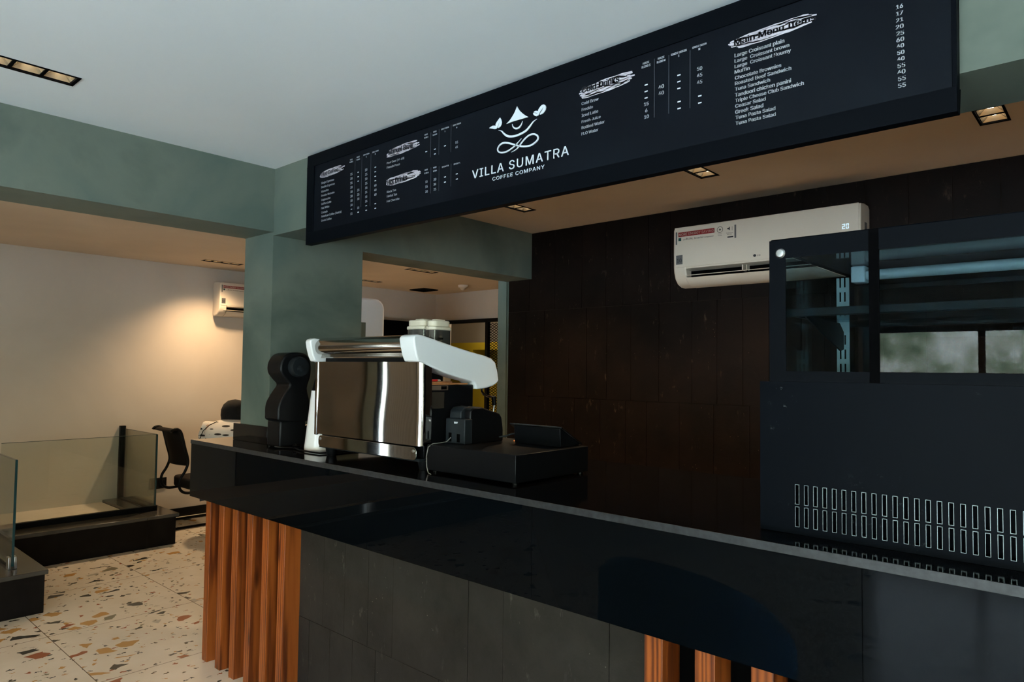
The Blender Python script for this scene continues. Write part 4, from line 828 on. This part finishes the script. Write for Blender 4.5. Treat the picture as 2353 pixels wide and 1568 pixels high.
for x in (-3.58, -3.46):
    for y in (1.975, 2.10): MB().lathe([(0, ZG_+.0003), (.008, ZG_+.0003), (.008, ZG_+.005), (0, ZG_+.005)], (x, y, 0), 10).build('foot', BPLAST, t)
set_scale(*G1)
t = thing('white_jug', (-3.145, 2.02, ZCT), 'tapered white jug with black top between the grinder and the espresso machine', 'jug')
MB().lathe([(0, ZCT+.0005), (.082, ZCT+.0005), (.0825, ZCT+.008), (.052, 1.378), (0, 1.378)], (-3.145, 2.02, 0), 36).build('body', WPLAST, t, smooth=40)
MB().lathe([(.0515, 1.3785), (.030, 1.455), (0, 1.458)], (-3.145, 2.02, 0), 32).build('top', BPLAST, t, smooth=40)
MB().box(-3.24, -3.232, 1.985, 2.0, 1.083, 1.10).build('power_inlet', BPLAST, t)
t = thing('power_cord', (-3.2, 1.92, ZCT), 'black power cord looping over the worktop from grinder to machine', 'cord')
z = ZCT+.006
MB().tube([(-3.32, 1.86, z+.004), (-3.30, 1.875, z), (-3.255, 1.905, z), (-3.21, 1.915, z+.001), (-3.15, 1.895, z), (-3.08, 1.885, z), (-3.02, 1.885, z), (-2.95, 1.89, z), (-2.93, 1.98, z), (-2.93, 2.2, z)], .005, 8).tube([(-3.22, 1.915, z+.004), (-3.235, 1.925, z+.014)], .011, 10).build('cable', BPLAST, t, smooth=60)
# =================================================================== CASH DRAWER, RECEIPT PRINTER, TABLET
t = thing('cash_drawer', (-1.92, 2.12, ZCT), 'flat black cash drawer on the worktop in the middle of the counter', 'cash drawer')
MB().box(-2.163, -1.676, 1.893, 2.344, 1.084, 1.187).build('case', BPLAST, t, bevel=.002)
MB().box(-2.14, -1.70, 2.345, 2.352, 1.09, 1.18).build('drawer_front', BPLAST2, t)
for x in (-2.14, -1.70):
    for y in (1.92, 2.32): MB().lathe([(0, ZCT+.0003), (.012, ZCT+.0003), (.012, 1.084), (0, 1.084)], (x, y, 0), 12).build('foot', BPLAST, t)
t = thing('receipt_printer', (-2.12, 2.11, 1.187), 'black receipt printer standing on the cash drawer', 'printer')
xa, xb_ = -2.198, -2.050
xa = -2.160
MB().box(xa-.004, xb_+.002, 1.994, 2.04, 1.1875, 1.292).build('rear_housing', BPLAST2, t, bevel=.004)
MB().prism([(2.035, 1.1875), (2.028, 1.28), (2.03, 1.325), (2.045, 1.336), (2.10, 1.338), (2.155, 1.322), (2.208, 1.308), (2.222, 1.29), (2.232, 1.235), (2.232, 1.1875)], xa, xb_, 'x').build('body', BPLAST, t, bevel=.006, bseg=3)
MB().prism([(2.005, 1.290), (2.008, 1.322), (2.025, 1.338), (2.07, 1.342), (2.13, 1.336), (2.13, 1.30), (2.04, 1.285)], xa+.006, xb_-.034, 'x').build('paper_cover', BPLAST2, t, bevel=.006, bseg=3)
MB().box(xa+.016, xa+.034, 1.9934, 1.998, 1.195, 1.232).box(xa+.066, xa+.084, 1.9934, 1.998, 1.195, 1.229).build('cable_ports', BMATT, t)
MB().prism([(-2.112, 1.279), (-2.110, 1.271), (-2.092, 1.272), (-2.088, 1.279)], 1.9930, 1.9936, 'y').build('white_sticker', PRINTW, t)
t = thing('printer_cable', (-2.14, 1.90, ZCT), 'thin grey cable hanging from the printer down the front of the cash drawer', 'cable')
MB().tube([(-2.128, 1.992, 1.212), (-2.135, 1.975, 1.195), (-2.14, 1.94, 1.191), (-2.143, 1.905, 1.191), (-2.147, 1.884, 1.178), (-2.150, 1.878, 1.14), (-2.140, 1.872, 1.10), (-2.118, 1.862, ZCT+.003), (-2.09, 1.850, ZCT+.003)], .0022, 6).build('wire', pmat('grey_wire', (.16, .15, .13), .5), t, smooth=60)
t = thing('point_of_sale_tablet', (-1.83, 2.26, 1.187), 'black wedge-shaped sales tablet on the right of the cash drawer', 'tablet')
MB().prism([(2.212, 1.1878), (2.205, 1.262), (2.212, 1.268), (2.335, 1.200), (2.335, 1.1878)], -1.965, -1.716, 'x').build('stand', BPLAST, t, bevel=.002)
MB().prism([(2.198, 1.266), (2.202, 1.273), (2.345, 1.196), (2.341, 1.189)], -1.985, -1.705, 'x').build('screen', GLOSSB, t, bevel=.002)
MB().tube([(-2.045, 2.20, 1.206), (-2.02, 2.215, 1.212), (-1.995, 2.225, 1.222), (-1.97, 2.232, 1.225)], .004, 8).build('cable', BPLAST2, t, smooth=50)
MB().box(-2.010, -2.002, 2.255, 2.263, 1.1875, 1.192).build('indicator', TINDIC, t)
# =================================================================== DISPLAY CASE
t = thing('pastry_display_case', (-.2, 2.2, ZCT), 'dark refrigerated pastry display case with slotted base at the right end of the worktop', 'display case')
CX0, CX1, CY0, CY1 = -.760, .42, 1.868, 2.60
# front plate with real slots
PITCH, SW = .02315, .0085
slots = []
k = 0
while -.6655+k*PITCH < CX1-.1:
    slots.append(-.6655+k*PITCH); k += 1
zr = [(1.096, 1.1465), (1.1545, 1.2045)]
m = MB(); zz = [ZCT+.0005, zr[0][0], zr[0][1], zr[1][0], zr[1][1], 1.476]
for j in range(5):
    if j in (1, 3):
        prev = CX0
        for s in slots: m.box(prev, s, CY0, CY0+.0015, zz[j], zz[j+1]); prev = s+SW
        m.box(prev, CX1, CY0, CY0+.0015, zz[j], zz[j+1])
    else: m.box(CX0, CX1, CY0, CY0+.0015, zz[j], zz[j+1])
m.build('base_front', GRILL, t)
MB().box(CX0, CX1, CY0+.0016, CY1, ZCT+.0006, 1.0955).box(CX0, CX1, CY0+.03, CY1, 1.0955, 1.205).box(CX0, CX1, CY0+.0016, CY1, 1.205, 1.4755).box(CX0, CX0+.03, CY0+.0016, CY0+.03, 1.0955, 1.205).build('base_body', GRILL, t)
m = MB()
for s in slots:
    for a, b2 in zr:
        w_ = .0012; y0, y1 = CY0-.0006, CY0
        m.box(s-w_, s, y0, y1, a-w_, b2+w_).box(s+SW, s+SW+w_, y0, y1, a-w_, b2+w_).box(s, s+SW, y0, y1, a-w_, a).box(s, s+SW, y0, y1, b2, b2+w_)
m.build('slot_rims', SLOTRIM, t)
UX0 = -.733
MB().box(UX0, CX1, CY0+.004, CY1-.02, 1.836, 1.864).build('top_panel', FRAMEB, t, bevel=.004)
MB().box(UX0+.03, CX1-.03, CY0+.03, CY1-.05, 1.832, 1.8355).build('top_mirror_sheet', pmat('dark_mirror', (.12, .13, .13), .06, 1.0), t)
MB().box(UX0, CX1, CY0, CY0+.004, 1.809, 1.860).box(UX0, CX1, CY0, CY0+.004, 1.4765, 1.504).box(UX0, -.689, CY0, CY0+.004, 1.504, 1.809).build('printed_border', FRAMEB, t)
MB().box(-.6885, CX1-.04, CY0+.0005, CY0+.0035, 1.5045, 1.8085).build('front_glass', CASEGLASS, t)
MB().box(-.4835, -.4600, CY0-.0004, CY0+.006, 1.4765, 1.862).build('glass_joint', BMATT, t)
MB().box(UX0, UX0+.005, CY0+.03, CY1-.06, 1.50, 1.834).build('side_glass', CASEGLASS, t)
MB().box(UX0, UX0+.012, CY0+.005, CY1-.03, 1.4765, 1.50).box(UX0, UX0+.03, CY1-.06, CY1-.02, 1.4765, 1.836).box(CX1-.03, CX1, CY1-.06, CY1-.02, 1.4765, 1.836).box(CX1-.04, CX1, CY0+.0045, CY0+.03, 1.4765, 1.836).box(UX0+.03, CX1-.03, CY1-.06, CY1-.02, 1.80, 1.836).build('body_frame', FRAMEB, t)
MB().box(UX0+.012, CX1-.005, CY0+.006, CY1-.025, 1.4765, 1.482).build('deck', BPLAST2, t)
MB().lathe([(0, -.007), (.010, -.006), (.0135, -.002), (.0135, 0)], (-.7025, CY0, 1.8235), 24, 'y').build('glass_bolt', STEEL, t, smooth=40)
ZINC = pmat('zinc_plated_steel', (.46, .52, .52), .35, .3)
for x in (-.689, .34):
    m = MB().box(x, x+.037, 2.30, 2.304, 1.4825, 1.80)
    u = m.build('shelf_upright', ZINC, t)
    m = MB()
    for kk in range(7):
        zc = 1.50+kk*.045
        if 1.60 < zc < 1.66: continue
        m.box(x+.009, x+.0135, 2.2993, 2.2999, zc, zc+.03).box(x+.0225, x+.027, 2.2993, 2.2999, zc, zc+.03)
    m.build('slot_holes', BMATT, u)
    MB().prism([(1.95, 1.660), (2.26, 1.655), (2.299, 1.63), (2.299, 1.575), (2.27, 1.57)], x+.016, x+.021, 'x').build('shelf_bracket', BPLAST2, t)
MB().box(-.70, .39, 1.895, 1.91, 1.652, 1.674).box(-.70, .39, 2.42, 2.435, 1.652, 1.674).box(-.70, -.69, 1.91, 2.42, 1.656, 1.670).build('shelf_frame', BPLAST2, t, bevel=.002)
MB().box(-.69, .385, 1.91, 2.42, 1.661, 1.667).build('shelf_glass', CASEGLASS, t)
MB().tube([(-.605, 2.30, 1.803), (.36, 2.30, 1.803)], .016, 16).build('light_tube', pmat('frosted_tube', (.50, .54, .53), .3), t, smooth=50)
MB().box(-.64, -.600, 2.275, 2.325, 1.780, 1.831).build('tube_holder', WPLAST, t, bevel=.004)
for a, b2 in ((-.68, -.12), (-.13, .385)):
    y = CY1-.045 if a < -.5 else CY1-.030
    f = MB().box(a, a+.022, y-.006, y+.006, 1.483, 1.80).box(b2-.022, b2, y-.006, y+.006, 1.483, 1.80).box(a+.022, b2-.022, y-.006, y+.006, 1.483, 1.50).box(a+.022, b2-.022, y-.006, y+.006, 1.785, 1.80).build('sliding_door', BPLAST2, t)
    MB().box(a+.022, b2-.022, y-.002, y+.002, 1.62, 1.785).build('door_glass', CASEGLASS, f)
set_scale(1.0, 0.0)
# =================================================================== LEFT ROOM: CHAIRS AND SEATED PERSON
def office_chair():
    t = thing('office_chair', (0, 0, 0), 'x', 'chair', 'black mesh chairs in the left room')
    y0 = 2.80
    path = [(2.612, .893), (2.625, .910), (2.665, .918), (2.700, .890), (2.722, .82), (2.745, .73), (2.768, .65), (2.772, .59), (2.745, .52), (2.708, .46), (2.700, .40), (2.722, .350), (2.780, .325), (2.90, .330)]
    path = [(y-y0, z) for y, z in path]
    P = []
    for i in range(len(path)-1):
        p0, p1, p2, p3 = path[max(i-1, 0)], path[i], path[i+1], path[min(i+2, len(path)-1)]
        for s in range(4):
            u = s/4; P.append(tuple(.5*((2*p1[c]) + (-p0[c]+p2[c])*u + (2*p0[c]-5*p1[c]+4*p2[c]-p3[c])*u*u + (-p0[c]+3*p1[c]-3*p2[c]+p3[c])*u**3) for c in range(2)))
    P.append(path[-1])
    nb = [p for p in P if p[1] > .53][: 30]
    m = MB(); nx = 8; vs = []
    for (y, z) in nb:
        for i in range(nx+1):
            u = i/nx*2-1; vs.append((u*.205, y-.045*(1-u*u)*(1 if z < .88 else .3)+.012, z))
    k = nx+1
    m.add(vs, [(j*k+i, j*k+i+1, (j+1)*k+i+1, (j+1)*k+i) for j in range(len(nb)-1) for i in range(nx)])
    o = m.build('backrest', MESHF, t, smooth=60); s = o.modifiers.new('solid', 'SOLIDIFY'); s.thickness = .010
    for sgn in (-1, 1):
        MB().tube([(sgn*.205, y, z) for y, z in P], .013, 8).build('back_frame', BPLAST, t, smooth=60)
        MB().tube([(sgn*.205, .10, .330), (sgn*.205, .30, .325), (sgn*.205, .40, .28), (sgn*.205, .41, .05), (sgn*.205, .36, .014), (sgn*.205, -.12, .014)], .012, 8).build('sled_leg', BSTEEL, t, smooth=60)
    MB().tube([(-.205, -.12, .014), (.205, -.12, .014)], .012, 8).build('floor_bar', BSTEEL, t, smooth=60)
    MB().prism(rrect(-.215, .215, .0, .44, .07), .345, .445, 'z').build('seat', MESHF, t, bevel=.02, bseg=3)
    return t
c1 = office_chair(); c1.location = (-6.70, 2.80, 0); c1['label'] = 'empty black mesh chair beside the left wall, its curved back facing the railing'
c2 = copy_tree(c1); c2.location = (-5.82, 3.16, 0); c2.rotation_euler = (0, 0, math.radians(45)); c2['label'] = 'black mesh chair under the seated person behind the counter end'
# person: one continuous skinned body
def person(loc, rz):
    J = {'pel': (0, 0, .50), 'wst': (0, .03, .66), 'chs': (0, .09, .85), 'nck': (0, .16, .975), 'hb': (0, .205, 1.02), 'hc': (0, .225, 1.09), 'ht': (0, .225, 1.16),
         'sl': (-.175, .11, .945), 'el': (-.23, .22, .66), 'wl': (-.12, .42, .62), 'hl': (-.08, .50, .63),
         'sr': (.175, .11, .945), 'er': (.23, .22, .66), 'wr': (.12, .42, .62), 'hr': (.08, .50, .63),
         'tl': (-.10, .03, .49), 'kl': (-.13, .44, .50), 'al': (-.13, .46, .09), 'fl': (-.14, .60, .035),
         'tr': (.10, .03, .49), 'kr': (.13, .44, .50), 'ar': (.13, .46, .09), 'fr': (.14, .60, .035)}
    rad = {'pel': .135, 'wst': .12, 'chs': .15, 'nck': .055, 'hb': .06, 'hc': .095, 'ht': .07, 'sl': .075, 'el': .043, 'wl': .028, 'hl': .03, 'sr': .075, 'er': .043, 'wr': .028, 'hr': .03,
           'tl': .088, 'kl': .060, 'al': .038, 'fl': .035, 'tr': .088, 'kr': .060, 'ar': .038, 'fr': .035}
    E = [('pel', 'wst'), ('wst', 'chs'), ('chs', 'nck'), ('nck', 'hb'), ('hb', 'hc'), ('hc', 'ht'), ('chs', 'sl'), ('sl', 'el'), ('el', 'wl'), ('wl', 'hl'), ('chs', 'sr'), ('sr', 'er'), ('er', 'wr'), ('wr', 'hr'), ('pel', 'tl'), ('tl', 'kl'), ('kl', 'al'), ('al', 'fl'), ('pel', 'tr'), ('tr', 'kr'), ('kr', 'ar'), ('ar', 'fr')]
    for s, sg in (('l', -1), ('r', 1)):
        for k in range(5):
            a = (k-1.8)*.013
            if k < 4:
                J['f%s%d' % (s, k)] = (sg*.08-sg*.0+a, .545, .628); J['g%s%d' % (s, k)] = (sg*.08+a, .572+.006*(k % 2), .608)
                rad['f%s%d' % (s, k)] = .0095; rad['g%s%d' % (s, k)] = .008; E += [('h'+s, 'f%s%d' % (s, k)), ('f%s%d' % (s, k), 'g%s%d' % (s, k))]
            else:
                J['f%s4' % s] = (sg*.08-sg*.04, .515, .645); rad['f%s4' % s] = .010; E += [('h'+s, 'f%s4' % s)]
    def skin(keys, name, mat, parent, grow=0.0, root='pel'):
        ks = list(keys); me = bpy.data.meshes.new(name); idx = {k: i for i, k in enumerate(ks)}
        me.from_pydata([J[k] for k in ks], [(idx[a], idx[b_]) for a, b_ in E if a in idx and b_ in idx], [])
        me.materials.append(mat); o = bpy.data.objects.new(name, me); COL.objects.link(o)
        md = o.modifiers.new('skin', 'SKIN'); me2 = o.data
        for k in ks: v = me2.skin_vertices[0].data[idx[k]]; v.radius = (rad[k]+grow, rad[k]+grow); v.use_root = (k == root)
        sb = o.modifiers.new('sub', 'SUBSURF'); sb.levels = 2; sb.render_levels = 2
        for p in me.polygons: p.use_smooth = True
        if parent: o.parent = parent
        return o
    body = skin(J.keys(), 'person', SKIN, None)
    body.location = loc; body.rotation_euler = (0, 0, rz)
    rings = [(.53, .165, .150, .01), (.62, .160, .135, .02), (.75, .178, .150, .06), (.86, .205, .168, .09), (.93, .218, .155, .105), (.975, .200, .130, .125), (1.005, .150, .105, .14), (1.02, .095, .085, .155), (1.03, .070, .075, .165)]
    m = MB(); sg = 28; vs = []
    for z_, rx, ry, cy_ in rings: vs += [(rx*math.cos(2*math.pi*k/sg), cy_+ry*math.sin(2*math.pi*k/sg), z_) for k in range(sg)]
    m.add(vs, [(j*sg+k, j*sg+(k+1) % sg, (j+1)*sg+(k+1) % sg, (j+1)*sg+k) for j in range(len(rings)-1) for k in range(sg)])
    for s4 in (-1, 1): m.tube([(s4*.13, .11, .955), (s4*.175, .12, .945), (s4*.205, .14, .88), (s4*.222, .175, .78), (s4*.235, .205, .71)], [.05, .085, .083, .072, .066], 16)
    tp = m.build('patterned_top', SHIRT, None, smooth=70); tp.parent = body
    skin(['pel', 'tl', 'kl', 'al', 'tr', 'kr', 'ar'], 'trousers', JEANS, body, .012)
    m = MB().lathe([(.088, .985), (.112, 1.01), (.120, 1.06), (.117, 1.11), (.098, 1.155), (.060, 1.188), (0, 1.20)], (0, .205, 0), 28, 'z', .98, 1.08)
    h = m.build('head_covering', BLACKCLOTH, None, smooth=60); h.parent = body; h.modifiers.new('solid', 'SOLIDIFY').thickness = .006
    m = MB().ball((0, .335, 1.075), .014, 12, 1, 1.1, 1.3); n_ = m.build('nose', SKIN, None, smooth=60); n_.parent = body
    for sx2 in (-.032, .032):
        e = MB().ball((sx2, .318, 1.095), .010, 10).build('eye', BMATT, None, smooth=60); e.parent = body
    mo = MB().tube([(-.022, .318, 1.045), (0, .326, 1.042), (.022, .318, 1.045)], .004, 6).build('mouth', REDH, None, smooth=60); mo.parent = body
    m = MB().tube([(-.10, .055, 1.01), (-.155, .03, .98), (-.205, .02, .93), (-.235, .03, .86), (-.245, .05, .78)], .004, 6)
    q = m.build('black_cord', BLACKCLOTH, None, smooth=60); q.parent = body
    return tag(body, 'person seen from behind in a white top with black marks and black head covering', 'person')
person((-5.90, 2.84, 0), math.radians(45))
# =================================================================== BLUE LOUNGE CHAIR in front of the counter (mirrored in the fascia)
t = thing('lounge_chair', (-1.45, .52, 0), 'blue round-backed lounge chair standing in front of the counter', 'armchair')
cx, cy = -1.48, .28
m = MB(); n = 28; ri, ro = .36, .44
inn = []; 
vs = []
for i in range(n+1):
    a = math.radians(-20+220*i/n); e = math.sin(math.pi*i/n)
    zt = .30+.42*e**.75
    for r_, z_ in ((ri, .30), (ri+.01, zt-.03), ((ri+ro)/2, zt), (ro-.005, zt-.035), (ro, .25), (ro-.05, .18)): vs.append((cx+r_*math.cos(a), cy+r_*math.sin(a)*.9, z_))
m.add(vs, [(i*6+k, (i+1)*6+k, (i+1)*6+(k+1) % 6, i*6+(k+1) % 6) for i in range(n) for k in range(6)]+[[0, 1, 2, 3, 4, 5], [n*6+k for k in range(6)][::-1]])
m.build('backrest', BLUE, t, smooth=60)
MB().lathe([(0, .20), (.36, .20), (.385, .24), (.385, .36), (.35, .40), (0, .41)], (cx, cy, 0), 32, 'z', 1, .9).build('seat', BLUE, t, smooth=50)
for a in (45, 135, 225, 315):
    ca, sa = math.cos(math.radians(a)), math.sin(math.radians(a))
    MB().tube([(cx+.24*ca, cy+.22*sa, .205), (cx+.30*ca, cy+.27*sa, 0.002)], [.016, .010], 10).build('leg', BSTEEL, t, smooth=50)
